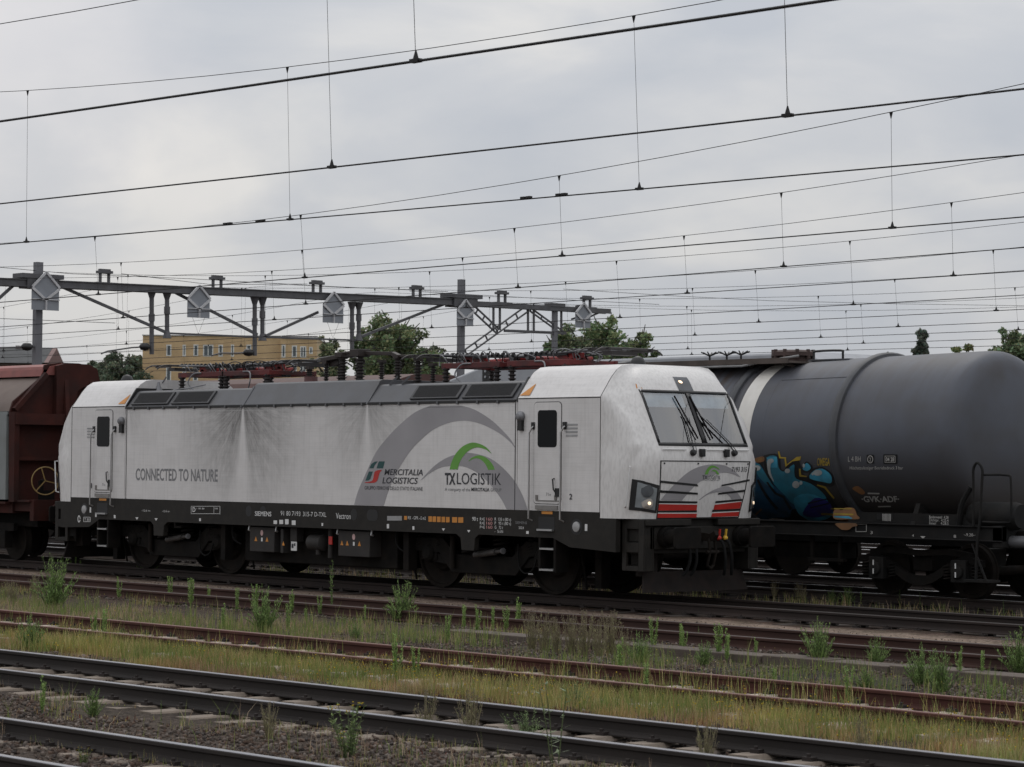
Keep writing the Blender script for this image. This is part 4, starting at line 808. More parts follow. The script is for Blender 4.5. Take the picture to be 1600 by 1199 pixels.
# ---- doors, handrails, lamps, steps
for s in (-1, 1):
    dx = s*6.79 if s > 0 else -6.83; hw = .335
    d = MB().prismY(rrect(dx-hw, dx+hw, 1.56, 3.25, .07), -1.495, -1.512).build('cab_door', MS, LOCO, 30)
    k = MB(); P = rrect(dx-hw-.012, dx+hw+.012, 1.548, 3.262, .08); k.prismY(P, -1.49, -1.504); k.build('door_seal', MBLK, d, 0)
    MB().prismY(rrect(dx-.235, dx+.235, 2.5, 3.12, .06), -1.505, -1.518).build('door_window', MDGL, d, 30)
    MB().tube([(dx+.18, -1.512, 1.98), (dx+.18, -1.55, 1.97), (dx+.2, -1.55, 1.8), (dx+.24, -1.53, 1.74)], .012).box(dx+.22, dx+.31, -1.535, -1.51, 1.68, 1.82).build('handle', MBLK, d)
    k = MB()
    for xa in (-.27, .2): k.box(dx+xa, dx+xa+.05, -1.53, -1.51, 1.62, 1.7)
    k.box(dx-.27, dx+.3, -1.525, -1.51, 1.6, 1.615); k.build('hinge', M('worn_metal', (.16, .15, .14)), d)
    MB().box(dx-.27, dx+.27, -1.535, -1.5, 1.46, 1.53).build('door_sill', M('sill', (.2, .19, .18), rough=.5), LOCO)
    decal('door_label', [text_fit('71e', dx-.02, dx+.1, 1.69, 1.74)], SD(.0135), MTXT, d)
    for q in (-1, 1):
        xx = dx+q*.39+ (0.0)
        MB().tube([(xx+.05, -1.5, 2.86), (xx+.05, -1.55, 2.83), (xx, -1.57, 2.74), (xx, -1.57, 1.3), (xx+.02, -1.5, 1.27)], .016).build('handrail', MSTL, LOCO)
        MB().box(xx+.0, xx+.08, -1.53, -1.5, 2.8, 2.92).build('rail_bracket', MBLK, LOCO)
    # side marker lamp
    lx = 6.13 if s > 0 else -6.13
    lm = MB().lathe([(.001, 0), (.085, .0), (.09, .05), (.05, .1), (.001, .11)], (lx, -1.5, 3.02), (0, -1, 0), 16).build('side_lamp', MCAST, LOCO)
    MB().box(lx-.05, lx+.06, -1.56, -1.5, 2.78, 2.96).build('bracket', MBLK, lm)
    # rating plate beside the door
    px_ = 7.38 if s > 0 else -7.32
    pb = MB()
    for i in range(4): pb.box(px_-.14, px_+.14, -1.508, -1.5, 2.68+i*.06, 2.71+i*.06)
    pb.build('air_slot', M('slot_grey', (.3, .3, .3)), LOCO)
    # foot opening, ladder, orange marker
    rec = MB().prismY(rrect(dx-.21, dx+.19, 1.12, 1.34, .03), -1.5, -1.5085).build('foot_recess', MBLK, LOCO, 0)
    MB().box(dx-.2, dx+.18, -1.56, -1.5, 1.105, 1.135).build('tread', MSTL, rec)
    decal('orange_marker', [poly_geo([(dx-.13, 1.385), (dx+.14, 1.385), (dx+.14, 1.43), (dx-.13, 1.43)])], SD(.009), MORG, LOCO)
    ld = MB(); 
    for q in (-.19, .19): ld.box(dx+q-.025, dx+q+.025, -1.5, -1.2, .42, 1.02)
    ld.box(dx-.19, dx+.19, -1.22, -1.2, .42, 1.02)
    ld = ld.build('step_ladder', MUND, LOCO)
    for z in (.44, .79): MB().box(dx-.17, dx+.17, -1.52, -1.22, z, z+.03).build('tread', MSTL, ld)
    decal('seam_line', [poly_geo([(s*5.975-.01, 1.44), (s*5.975+.01, 1.44), (s*5.975+.01, 3.26), (s*5.975-.01, 3.26)]), poly_geo([(s*8.06, 3.312), (s*6.05, 3.312), (s*6.05, 3.33), (s*8.06, 3.33)])], SD(.004), MBLK, LOCO)
    tx = 6.2*s-(.0 if s > 0 else .0)
    decal('warning_triangle', [poly_geo([(tx-.15, 3.375), (tx+.1, 3.375), (tx+.1, 3.58)])], lambda x, z: (x, -1.5+(z-3.33)*.735-.012, z), MORG, LOCO)
MB().box(-6.0, 6.0, -1.503, -1.5, 3.195, 3.199).build('rain_line', MWHT, LOCO)

# ---- livery on the side
arch = crom([(75, 975), (110, 850), (180, 690), (270, 500), (370, 370), (480, 255), (620, 140), (760, 80)], 4)+crom([(1030, 80), (1150, 115), (1290, 200), (1400, 300), (1480, 390), (1520, 465)], 4)+crom([(1480, 415), (1400, 345), (1290, 280), (1180, 235), (1060, 215), (930, 232), (800, 285), (700, 360), (600, 460), (520, 570), (440, 710), (380, 850), (340, 980)], 4)
def clampz(P, lo=1.445, hi=3.255): return [(x, min(hi, max(lo, z))) for x, z in P]
decal('grey_arch_marking', [poly_geo(clampz(CROP4(arch)))], SD(.003), MGRY, LOCO)
arch2 = crom([(665, 755), (740, 670), (830, 590), (930, 535), (1040, 505), (1120, 503), (1240, 530), (1330, 575), (1420, 650), (1500, 740), (1560, 840), (1600, 930), (1628, 1020)], 4)+crom([(1440, 1012), (1400, 930), (1330, 830), (1250, 740), (1160, 670), (1060, 625), (980, 618), (880, 625), (800, 655), (730, 700)], 4)
decal('grey_arch_marking', [poly_geo(clampz(CROP4(arch2)))], SD(.0035), MGRY, LOCO)
g1 = crom([(930, 650), (950, 580), (985, 510), (1040, 450), (1100, 418), (1150, 410), (1220, 430), (1270, 465), (1305, 510)], 3)+crom([(1260, 475), (1200, 455), (1150, 458), (1090, 490), (1040, 550), (1015, 600), (1002, 650)], 3)
g2 = crom([(1095, 580), (1130, 545), (1180, 525), (1225, 530), (1270, 555), (1310, 600), (1335, 652)], 3)+crom([(1275, 655), (1255, 610), (1220, 570), (1180, 550), (1140, 555)], 3)
decal('green_arch_marking', [poly_geo(CROP4(g1)), poly_geo(CROP4(g2))], SD(.006), MGRN, LOCO)
fg = [[(213, 640), (232, 602), (262, 580), (290, 578), (262, 612), (250, 640)], [(300, 578), (352, 578), (336, 640), (278, 640), (290, 600)], [(210, 668), (246, 668), (222, 735), (205, 748), (178, 750)]]
decal('rail_emblem', [poly_geo(CROP4(p)) for p in fg], SD(.006), MDGR, LOCO)
decal('rail_emblem', [poly_geo(CROP4(crom([(262, 672), (285, 658), (326, 655), (306, 680), (296, 715), (284, 750), (255, 770), (175, 770), (180, 764), (225, 757), (245, 742), (254, 700)], 2, True)))], SD(.006), MRED, LOCO)
def stext(s_, u0, u1, v0, v1, m=MWHT, off=.009, name='lettering', **kw):
    """white lettering on the dark band etc.; u0..u1 wide, capitals between the heights v0 (top) and v1"""
    um = (u0+u1)/2; x0, z0 = side_px(u0, v1); x1, z1 = side_px(u1, v0); h = side_px(um, v0)[1]-side_px(um, v1)[1]; zc = (z0+z1)/2
    return decal(name, [text_fit(s_, x0, x1, zc-h/2, zc+h/2, **kw)], SD(off), m, LOCO)
stext('CONNECTED TO NATURE', 212, 340.5, 733, 751, MGRT, .003, 'slogan', bold=.02)
def t4(s_, x0, x1, y0, y1, m, name, **kw): return stext(s_, 540+x0/5.714, 540+x1/5.714, 620+y0/5.714, 620+y1/5.714, m, .007, name, **kw)
t4('MERCITALIA', 348, 692, 648, 700, MTXT, 'company_name', bold=.012, shear=.2); t4('LOGISTICS', 330, 648, 722, 776, MTXT, 'company_name', bold=.012, shear=.2)
t4('GRUPPO FERROVIE DELLO STATO ITALIANE', 172, 690, 802, 834, MTXT, 'company_line')
t4('TX', 888, 982, 684, 782, MTXT, 'company_name', bold=.03); t4('LOGISTIK', 995, 1390, 682, 784, MTXT, 'company_name')
t4('A company of the', 887, 1115, 814, 842, MGRT, 'company_line'); t4('MERCITALIA', 1124, 1286, 814, 844, MTXT, 'company_line', bold=.018); t4('GROUP', 1296, 1392, 816, 847, MGRT, 'company_line')
stext('SIEMENS', 399, 424.5, 799.5, 806.5, bold=.012); stext('91 80 7193', 439, 470, 799, 806); stext('315-7', 474, 489.5, 800, 807); stext('D-TXL', 492, 510.5, 800.5, 807.5)
stext('Vectron', 525.5, 548.5, 802, 811); stext('90 t', 738.5, 747.5, 808, 814, bold=.01)
for i, (a, r_) in enumerate((('R+E', 'R  135 t (80 t)'), ('R+E', 'P   95 t (80 t)'), ('P+E', 'G   72 t'), (None, '-   56 kN'))):
    v = 809+i*6.3
    if a:
        stext(a, 750.5, 758, v, v+4.6); stext('160', 760.5, 770, v, v+4.8, M('pink_marking', (.5, .25, .24)))
    stext(r_, 773.5, 799 if i < 2 else 786.5, v+.3, v+5, MWHT)
stext('SIEMENS', 806, 824, 815, 819, MGRT); stext('2024', 811, 819, 823, 827)
stext('2', 890, 894.5, 772, 780.5, MTXT, bold=.02); stext('1', 240.5-.5-97.5, 144, 755, 763, MTXT)
stext('KK - GPR - E m2', 638, 666, 807, 812)
stext('D', 301.5, 306, 793, 800, bold=.02)
def swatch(name, m, *R, off=.009, par=None):
    for u0, v0, u1, v1 in R: decal(name, [poly_geo([side_px(u0, v1), side_px(u1, v1), side_px(u1, v0), side_px(u0, v0)])], SD(off), m, par or LOCO)
swatch('white_outline', MWHT, (299, 791, 344.5, 791.6), (299, 802.6, 344.5, 803.2), (299, 791, 299.6, 803), (344, 792, 344.6, 804), (334.5, 792, 335, 803)); stext('1 80 80', 308, 320, 793.5, 796, MWHT); stext('100', 336, 341, 793.5, 796, MWHT)
swatch('white_plate', MWHT, (428, 813.5, 433.5, 819), (437, 812.5, 443, 819), (446, 811.5, 451.5, 819.5), (456.5, 813.5, 462.5, 820.5))
swatch('white_tick', MWHT, (311.8, 810, 314.5, 814.5), (605, 819, 608.5, 826), (645, 822.5, 648, 828), (503, 817.5, 505.5, 822), (178.5, 805, 181.2, 810), (149.2, 802, 151.6, 808), (822.8, 830, 826.8, 834.5))
stext('STAMMNETZ', 606, 628, 808.5, 812, M('pale_plate_text', (.3, .3, .3))); swatch('grey_plate', M('plate_grey', (.28, .28, .28)), (605.5, 806.5, 628.5, 813.6), off=.0085)
for i, u in enumerate((670, 676.5, 683.5, 690.5, 697.5, 707, 716.5)):
    swatch('orange_sticker', MORG, (u, 807+i*.25, u+(8 if i > 4 else 5.6), 815.5+i*.25))
swatch('orange_sticker', MORG, (632, 806.5, 636.5, 812.5))
for u, v in ((693.5, 826), (733, 828.5), (214.5, 808.5), (244.5, 810)):
    decal('white_triangle', [poly_geo([side_px(u-2.5, v), side_px(u+2.5, v), side_px(u, v+4)])], SD(.009), MWHT, LOCO)
stext('-12.6 m-', 222, 236, 796.5, 799.5); stext('-12.6 m-', 254, 266, 797.5, 800.5)
swatch('white_outline', MWHT, (131, 808, 142, 808.7), (131, 815, 142, 815.7), (131, 808, 131.6, 815.5), (141.4, 808, 142, 815.5)); stext('T 80', 132.5, 140.5, 810, 814)
decal('round_badge', [poly_geo(ell(*side_px(124, 811), .055, .075)+ell(*side_px(124, 811), .03, .05)[::-1])], SD(.009), MWHT, LOCO)

# ---- bogies
def wheel_geo(bm, x, y):
    o = 1 if y > 0 else -1
    bm.lathe([(.1, -.02), (.3, -.01), (.33, -.05), (.5, -.05), (.53, -.0), (.62, .0), (.645, .03), (.645, .05), (.625, .06), (.622, .135), (.57, .14), (.55, .1), (.34, .06), (.3, .12), (.14, .14), (.1, .1)], (x, y-o*.05, .625), (0, o, 0), 40); return bm
for cx in (-4.75, 4.75):
    bg_ = MB()
    P = [(-2.15, .8), (-1.95, .9), (-1.1, .9), (-.75, .62), (.75, .62), (1.1, .9), (1.95, .9), (2.15, .8), (2.15, .66), (1.2, .64), (.85, .3), (-.85, .3), (-1.2, .64), (-2.15, .66)]
    for y in (-1, 1): bg_.prismY([(cx+a, c) for a, c in P], y*1.02, y*1.14)
    bg_.box(cx-.5, cx+.5, -1.02, 1.02, .4, .75).box(cx-2.1, cx-2.0, -1.02, 1.02, .66, .8).box(cx+2.0, cx+2.1, -1.02, 1.02, .66, .8)
    bo = bg_.build('bogie', MUND, LOCO, 30, .012)
    for dx in (-1.5, 1.5):
        MB().cyl((cx+dx, -.7, .625), (cx+dx, .7, .625), .09, n=16).build('axle', MWHL, bo)
        for y in (-.75, .75):
            wheel_geo(MB(), cx+dx, y).build('wheel', MWHL, bo, 30)
            o = 1 if y > 0 else -1
            ab = MB().lathe([(.17, 0), (.18, .12), (.15, .2), (.1, .24), (.001, .25)], (cx+dx, o*.95, .63), (0, o, 0), 20).box(cx+dx-.22, cx+dx+.22, o*.98, o*1.12, .5, .76)
            ab.bar((cx+dx, o*1.05, .56), (cx+dx*.45, o*1.05, .48), .1, .16); ab.build('axle_box', MUND, bo, 30, .01)
            if o < 0:
                for q in (-.27, .27):
                    sp_ = [(cx+dx+q+.085*math.cos(a), -1.06+.085*math.sin(a), .74+.2*a/(2*math.pi*4)) for a in np.linspace(0, 2*math.pi*4, 50)]
                    MB().tube(sp_, .017, 6).build('coil_spring', MUND, bo)
    # secondary springs, dampers, sand pipes
    for q in (-.42, .42):
        sp_ = [(cx+q+.12*math.cos(a), -1.1+.12*math.sin(a), .62+.38*a/(2*math.pi*5)) for a in np.linspace(0, 2*math.pi*5, 70)]
        MB().tube(sp_, .02, 6).build('coil_spring', MUND, bo)
    MB().cyl((cx-.1, -1.24, .63), (cx+.45, -1.24, .70), .055, n=12).cyl((cx+.45, -1.24, .7), (cx+.65, -1.24, .725), .035, n=10).build('yaw_damper', M('damper_grey', (.05, .045, .042), rough=.6), bo)
    MB().lathe([(.05, 0), (.055, .03), (.001, .04)], (cx+.62, -1.24, .72), (1, -.3, .1), 12).build('damper_end', MCAST, bo)
    MB().cyl((cx-.75, -1.2, .38), (cx-.75, -1.2, .95), .05, n=12).build('vertical_damper', MWHL, bo)
    [MB().tube([(cx+q*2.2, -.95, .95), (cx+q*2.25, -.85, .5), (cx+q*2.25, -.78, .12)], .02).build('sand_pipe', MUND, bo) for q in (-1, 1)]
    MB().tube(crom([(cx+.95, -1.17, .85), (cx+1.0, -1.2, .5), (cx+1.15, -1.2, .36), (cx+1.35, -1.2, .42), (cx+1.45, -1.2, .6)], 5), .014).build('cable_loop', MRUB, bo)
    for dx in (-.72, .72):
        MB().box(cx+dx-.12, cx+dx+.12, -.95, -.7, .35, .8).build('brake_unit', MUND, bo, 30, .02)
    MB().box(cx-2.6*(1 if cx < 0 else -1)-.08, cx-2.6*(1 if cx < 0 else -1)+.08, -.85, -.65, .15, .95).build('guard_iron', MUND, bo)
# ---- equipment below the floor
MBOX = M('equipment_grey', (.03, .028, .027), rough=.65, var=.15, spec=.25, dust=((.04, .033, .028), .5, 5.))
MB().box(-2.3, 2.4, -1.15, 1.15, .3, 1.02).build('transformer', MUND, LOCO, 30, .02)
for x0, x1, z0 in ((-1.77, -.98, .50), (1.0, 1.93, .5)):
    eb = MB().box(x0, x1, -1.42, -1.1, z0, .97).build('equipment_box', MBOX, LOCO, 30, .012)
    xc = (x0+x1)/2; yy = lambda x, z: (x, -1.424, z)
    for dx in (-.19, .17)+((-.35,) if x0 > 0 else ()):
        decal('warning_sticker', [poly_geo([(xc+dx-.045, .7), (xc+dx+.045, .7), (xc+dx, .79)])], yy, MORG, eb)
    decal('white_sticker', [poly_geo([(xc-.02, .7), (xc+.03, .7), (xc+.03, .77), (xc-.02, .77)])], yy, MWHT, eb)
    decal('round_sticker', [poly_geo(ell(xc, .86, .045, .055))], yy, M('pink_sticker', (.5, .33, .32)), eb)
    for q in (x0-.06, x1+.02): MB().tube([(q, -1.38, 1.0), (q, -1.4, .9), (q+.06, -1.4, .9)], .02).build('lifting_lug', MSTL, LOCO)
MB().lathe([(.08, 0), (.15, .04), (.15, .42), (.08, .46)], (-.02, -1.28, .72), (1, 0, 0), 20).build('air_reservoir', MBOX, LOCO)
for b in (MB().box(-.8, -.72, -1.4, -1.2, .5, .95), MB().cyl((.62, -1.3, .45), (.62, -1.3, .98), .05), MB().box(-.55, -.35, -1.36, -1.2, .72, .98), MB().cyl((.25, -1.3, .5), (.25, -1.3, .7), .05)): b.build('pipe', MBOX, LOCO)
nf = MB().box(-.52, -.34, -1.365, -1.36, .55, .72).build('notice_plate', MWHT, LOCO); MB().box(-.5, -.44, -1.369, -1.365, .6, .68).box(-.42, -.38, -1.369, -1.365, .64, .69).build('pictogram', MTXT, nf)
MB().box(.66, .76, -1.38, -1.36, .7, .85).build('red_tag', MRED, LOCO)
MB().prismY([(-.75, .64), (-.67, .64), (-.71, .72)], -1.405, -1.402).build('warning_sticker', MORG, LOCO, 0)
for x in (2.55, -2.5): MB().tube(crom([(x, -1.3, 1.0), (x+.02, -1.32, .8), (x+.1, -1.3, .68), (x+.22, -1.25, .62)], 5), .016).build('cable_loop', MRUB, LOCO)
for x in (2.75, -2.9): MB().box(x, x+.15, -1.3, -1.1, .3, 1.0).build('bracket', MUND, LOCO)

# ---- roof equipment
def insul(p, h, r=.075, n=5):
    pr_ = [(r*.7, 0)]
    for i in range(n): z = h*(i+.2)/n; pr_ += [(r*.55, z), (r, z+h/n*.3), (r, z+h/n*.45), (r*.55, z+h/n*.6)]
    pr_.append((r*.6, h)); return MB().lathe(pr_, p, (0, 0, 1), 12)
def pantograph(x0, d):
    """folded pantograph: knee end at x0, collector head about 2.7 m further in direction d"""
    X = lambda a: x0+d*a
    p = MB()
    for y in (-.55, .55): p.bar((X(.15), y, 3.97), (X(1.75), y, 3.97), .07, .1)
    for a in (.2, 1.0, 1.7): p.bar((X(a), -.55, 3.97), (X(a), .55, 3.97), .07, .08)
    p = p.build('pantograph', MREDF, LOCO, 30, .006)
    for a in (.25, 1.65):
        for y in (-.55, .55): insul((X(a), y, 3.6), .34).build('insulator', MINS, p)
    b = MB().cyl((X(1.5), 0, 4.02), (X(-.15), 0, 4.09), .06, .045, n=12).cyl((X(1.5), -.16, 4.02), (X(1.5), .16, 4.02), .08, n=14).bar((X(1.0), -.12, 4.1), (X(1.6), -.12, 4.1), .08, .09)
    b.build('lower_arm', MREDD, p)
    b = MB()
    for y in (-.16, .16): b.cyl((X(-.15), y, 4.11), (X(2.35), y*1.6, 4.19), .028, .022, n=10)
    b.cyl((X(-.15), -.2, 4.1), (X(-.15), .2, 4.1), .05, n=12).build('upper_arm', M('arm_grey', (.11, .11, .115), rough=.4, metal=.5), p)
    b = MB().cyl((X(-.1), 0, 4.0), (X(2.1), 0, 4.12), .015).cyl((X(1.2), .3, 3.98), (X(.4), .3, 4.03), .075, n=14).bar((X(.5), -.2, 4.14), (X(1.3), -.2, 4.13), .04, .05)
    b.build('raising_drive', MBLK, p)
    b = MB()
    for a in (2.2, 2.62):
        b.tube(crom([(X(a), -.8, 4.1), (X(a), -.7, 4.16), (X(a), -.5, 4.19), (X(a), .5, 4.19), (X(a), .7, 4.16), (X(a), .8, 4.1)], 4), .015)
    for y in (-.5, .5): b.bar((X(2.15), y, 4.17), (X(2.68), y, 4.17), .04, .06)
    b.box(min(X(2.3), X(2.52)), max(X(2.3), X(2.52)), -.3, .3, 4.08, 4.15)
    b.build('collector_head', M('head_dark', (.022, .018, .018), rough=.5), p)
    b = MB(); bk = MB(); rr = random.Random(int(x0*10))
    for i in range(12):
        a = .1+i*.14+rr.uniform(-.08, .08); y = rr.uniform(-.5, .1)
        (b if i % 2 else bk).tube(crom([(X(a), y, 3.98), (X(a+.05), y-.1, 4.12+rr.uniform(0, .08)), (X(a+.25), y, 4.2+rr.uniform(-.05, .02)), (X(a+.45), y+.15, 4.08), (X(a+.4), y+.1, 3.98)], 4), .011, 6)
    b.tube(crom([(X(1.1), -.62, 3.64), (X(1.25), -.68, 3.8), (X(1.15), -.62, 3.98), (X(.9), -.6, 4.0)], 5), .014, 6).build('cable_loop', MCAST, p); bk.build('cable_loop', MBLK, p)
    b = MB()
    for a in np.arange(.2, 2.2, .14): b.cyl((X(a), -.2, 4.145+.022*a), (X(a)+.03*d, -.2, 4.145+.022*a), .04, n=8)
    b.build('tube_clip', MBLK, p)
pantograph(-3.75, -1); pantograph(-4.1, 1); pantograph(4.65, -1); pantograph(4.55, 1)
MRB = M('roof_device', (.024, .016, .014), rough=.6, var=.3)
for x, y, z0, h, r in ((-.62, -.5, 3.735, .36, .06), (-.38, -.35, 3.735, .46, .075), (-.1, -.5, 3.735, .44, .085), (.12, -.3, 3.735, .4, .08), (.5, -.55, 3.735, .5, .09), (.95, -.4, 3.735, .35, .06), (1.55, -.5, 3.735, .42, .08), (2.02, -.4, 3.64, .45, .08), (2.45, -.4, 3.64, .35, .06), (-1.15, -.5, 3.7, .3, .09)):
    ins = insul((x, y, z0), h, r, 8).build('roof_insulator', MINS, LOCO)
    MB().box(x-.07, x+.07, y-.06, y+.06, z0+h, z0+h+.05).build('cap', MRB, ins)
b = MB().bar((-.75, -.5, 4.17), (-.1, -.5, 4.23), .1, .08).bar((-.1, -.5, 4.28), (.5, -.55, 4.32), .05, .05).bar((.55, -.5, 4.27), (1.35, -.45, 4.24), .1, .07).bar((1.35, -.45, 4.24), (1.6, -.5, 4.17), .1, .08).box(.35, .62, -.7, -.4, 4.2, 4.34).box(-.22, 0, -.62, -.35, 4.2, 4.3).bar((-.6, -.4, 4.1), (-.3, -.4, 4.13), .12, .12)
b.bar((1.6, -.5, 4.19), (2.1, -.4, 4.17), .07, .05).bar((.1, -.3, 4.17), (.5, -.5, 4.1), .1, .08)
b.build('roof_busbar', MRB, LOCO, 30, .01)
MB().cyl((-1.1, -.5, 3.72), (-1.1, -.5, 3.86), .13, n=18).build('surge_arrester', M('arrester', (.12, .05, .05)), LOCO)
MB().tube(crom([(-6.9, -.5, 3.68), (-6.6, -.6, 3.7), (-6.2, -.6, 3.72), (-5.9, -.6, 3.95)], 5), .014).tube([(-5.2, -.9, 3.66), (-4.6, -.95, 3.68), (-4.2, -.8, 3.75)], .012).build('roof_cable', MCAST, LOCO)
for x in (-6.35, -6.05): MB().lathe([(.1, 0), (.05, .1), (.03, .18), (.001, .19)], (x, -.7, 3.66), (0, 0, 1), 14).build('roof_horn', MCAST, LOCO)
MB().box(-6.0, 6.0, -.9, .9, 3.56, 3.6).build('roof_deck', MROOF, LOCO)
# ================================================================== TANK WAGON
FY = 5.12
MTNK = M('tank_grey', (.08, .087, .106), rough=.55, var=.06, scale=.6, dust=((.058, .052, .047), .6, 1.3), spec=.35)
n = MTNK.node_tree.nodes; l = MTNK.node_tree.links; b_ = n['Principled BSDF']; src = b_.inputs['Base Color'].links[0].from_socket   # darker and browner towards the lower half, with a noisy edge
t = n.new('ShaderNodeTexCoord'); sp = n.new('ShaderNodeSeparateXYZ'); l.new(t.outputs['Object'], sp.inputs[0]); no = n.new('ShaderNodeTexNoise'); no.inputs['Scale'].default_value = 1.3; no.inputs['Detail'].default_value = 7; l.new(t.outputs['Object'], no.inputs['Vector'])
ad = n.new('ShaderNodeMath'); ad.operation = 'MULTIPLY_ADD'; ad.inputs[1].default_value = .7; l.new(no.outputs['Fac'], ad.inputs[0]); l.new(sp.outputs['Z'], ad.inputs[2])
mr = n.new('ShaderNodeMapRange'); mr.inputs['From Min'].default_value = 3.0; mr.inputs['From Max'].default_value = 2.0; mr.inputs['To Max'].default_value = .85; l.new(ad.outputs[0], mr.inputs['Value'])
mx = n.new('ShaderNodeMix'); mx.data_type = 'RGBA'; l.new(mr.outputs[0], mx.inputs['Factor']); l.new(src, mx.inputs['A']); mx.inputs['B'].default_value = (.043, .036, .031, 1); l.new(mx.outputs['Result'], b_.inputs['Base Color'])
mp_ = n.new('ShaderNodeMapping'); mp_.inputs['Scale'].default_value = (5, .6, .6); l.new(t.outputs['Object'], mp_.inputs[0]); n9 = n.new('ShaderNodeTexNoise'); n9.inputs['Scale'].default_value = 1.4; n9.inputs['Detail'].default_value = 7; l.new(mp_.outputs[0], n9.inputs['Vector'])
def mm9(op, a, c):
    x = n.new('ShaderNodeMath'); x.operation = op; x.use_clamp = True
    for i, q in enumerate((a, c)):
        if isinstance(q, (int, float)): x.inputs[i].default_value = q
        else: l.new(q, x.inputs[i])
    return x.outputs[0]
def ramp9(o, a, c): x = n.new('ShaderNodeMapRange'); x.inputs['From Min'].default_value = a; x.inputs['From Max'].default_value = c; l.new(o, x.inputs['Value']); return x.outputs[0]
k9 = mm9('MULTIPLY', mm9('MULTIPLY', ramp9(n9.outputs['Fac'], .42, .68), ramp9(sp.outputs['Z'], 2.9, 3.9)), mm9('ADD', ramp9(sp.outputs['X'], .5, -.3), .28))
x9 = n.new('ShaderNodeMix'); x9.data_type = 'RGBA'; l.new(k9, x9.inputs['Factor']); l.new(mx.outputs['Result'], x9.inputs['A']); x9.inputs['B'].default_value = (.05, .037, .03, 1); l.new(x9.outputs['Result'], b_.inputs['Base Color'])
MTRG = M('tank_ring', (.05, .053, .06), rough=.55, var=.15, dust=((.05, .045, .04), .5, 3.)); MTFR = M('tank_frame', (.012, .012, .012), rough=.75, var=.2, spec=.2, dust=((.024, .02, .017), .5, 3.)); MBANDW = M('white_band', (.66, .64, .6), rough=.6, var=.05, dust=((.4, .36, .3), .3, 3.))
TW_ = T(empty('tank_wagon', (6.1, FY, 0)), 'dark grey tank wagon with white band, blue graffiti and walkway on the next track', 'tank wagon')
TO = Vector((6.1, FY, 0)); TR_ = 1.51
tcz = lambda X: 2.635+.018*abs(X-6.1)     # the barrel dips towards its middle
def tp(X, th, r): return (X-6.1, r*math.cos(th), tcz(X)+r*math.sin(th))
def tsec(X, r, n=64): return [tp(X, 2*math.pi*i/n, r) for i in range(n+1)]
rows = []
XE0, XE1 = 1.35, 10.9
for k in range(9): a = math.radians(90-k*11.25); rows.append([p for p in tsec(XE0-.5*math.sin(a)**.9 if k < 8 else XE0, TR_*max(.002, math.cos(a))**.72)])
for X in np.linspace(XE0, XE1, 24)[1:-1]: rows.append(tsec(X, TR_))
for dx, rr_ in ((0, 1.51), (.1, 1.5), (.19, 1.465), (.27, 1.405), (.33, 1.32), (.37, 1.2), (.43, .9), (.48, .6), (.51, .3), (.52, .001)): rows.append(tsec(XE1+dx, rr_))
TB = MB().grid(rows).build('tank', MTNK, TW_, 50)
for X in (2.1, 5.95, 8.6): MB().grid([tsec(X+dx, TR_+dr) for dx, dr in ((-.085, -.002), (-.075, .05), (-.035, .075), (.035, .075), (.075, .05), (.085, -.002))]).build('tank_ring', MTRG, TW_, 40)
MB().grid([tsec(X, TR_+.004) for X in (6.2, 6.58)]).build('white_band', MBANDW, TW_, 60)
for X in (6.88,): MB().grid([tsec(X+dx, TR_+dr) for dx, dr in ((-.02, -.002), (0, .007), (.02, -.002))]).build('weld_seam', MTNK, TW_, 60)
th = math.radians(132); MB().tube([tp(X, th, TR_) for X in (6.9, 8.5)], .007, 5).build('weld_seam', MTRG, TW_)
# graffiti and lettering on the barrel: pixel outlines dropped on the cylinder
def on_tank(u, v):
    d = ray(u, v); o = CAM-Vector((0, FY, 0)); X = 7.
    for _ in range(4):
        zc_ = tcz(X); a = d.y**2+d.z**2; b2 = o.y*d.y+(o.z-zc_)*d.z; c = o.y**2+(o.z-zc_)**2-TR_**2; q = max(0, b2*b2-a*c); s = (-b2-math.sqrt(q))/a; X = CAM.x+d.x*s
    p = CAM+d*s; return (X, math.atan2(p.z-tcz(X), p.y-FY) % (2*math.pi))
GC = lambda P: [on_tank(1140+x/5.714, 680+y/5.714) for x, y in P]
TS = lambda off: (lambda X, th: tp(X, th, TR_+off))
def spray(name, polys, m, off, sub=2):
    for p in polys: decal(name, [poly_geo(GC(p), sub)], TS(off), m, TW_)
gm = lambda nm, c: M(nm, c, rough=.55, var=.22, scale=3.5, dust=((.05, .045, .04), .5, 3.))
GBK, GTE, GLB, GDB, GVI, GYE, GOR, GWH = gm('spray_black', (.008, .008, .009)), gm('spray_teal', (.028, .18, .26)), gm('spray_light_blue', (.05, .31, .46)), gm('spray_deep_blue', (.014, .075, .15)), gm('spray_violet', (.03, .028, .2)), gm('spray_yellow', (.36, .25, .03)), gm('spray_orange', (.23, .11, .045)), gm('spray_white', (.42, .45, .45))
spray('graffiti_outline', [crom([(180, 250), (250, 235), (310, 180), (440, 175), (460, 300), (490, 310), (520, 260), (590, 205), (630, 250), (650, 330), (720, 390), (840, 460), (930, 590), (985, 690), (900, 775), (700, 790), (560, 760), (330, 740), (180, 760)], 3, True), crom([(640, 290), (690, 235), (745, 290), (700, 335), (650, 330)], 3, True), crom([(700, 400), (730, 310), (830, 285), (920, 350), (935, 440), (880, 460), (780, 425)], 3, True)], GBK, .004)
spray('graffiti_body', [crom([(190, 270), (250, 250), (300, 300), (350, 400), (430, 480), (540, 560), (590, 640), (560, 720), (420, 735), (190, 720)], 3, True)], GDB, .006)
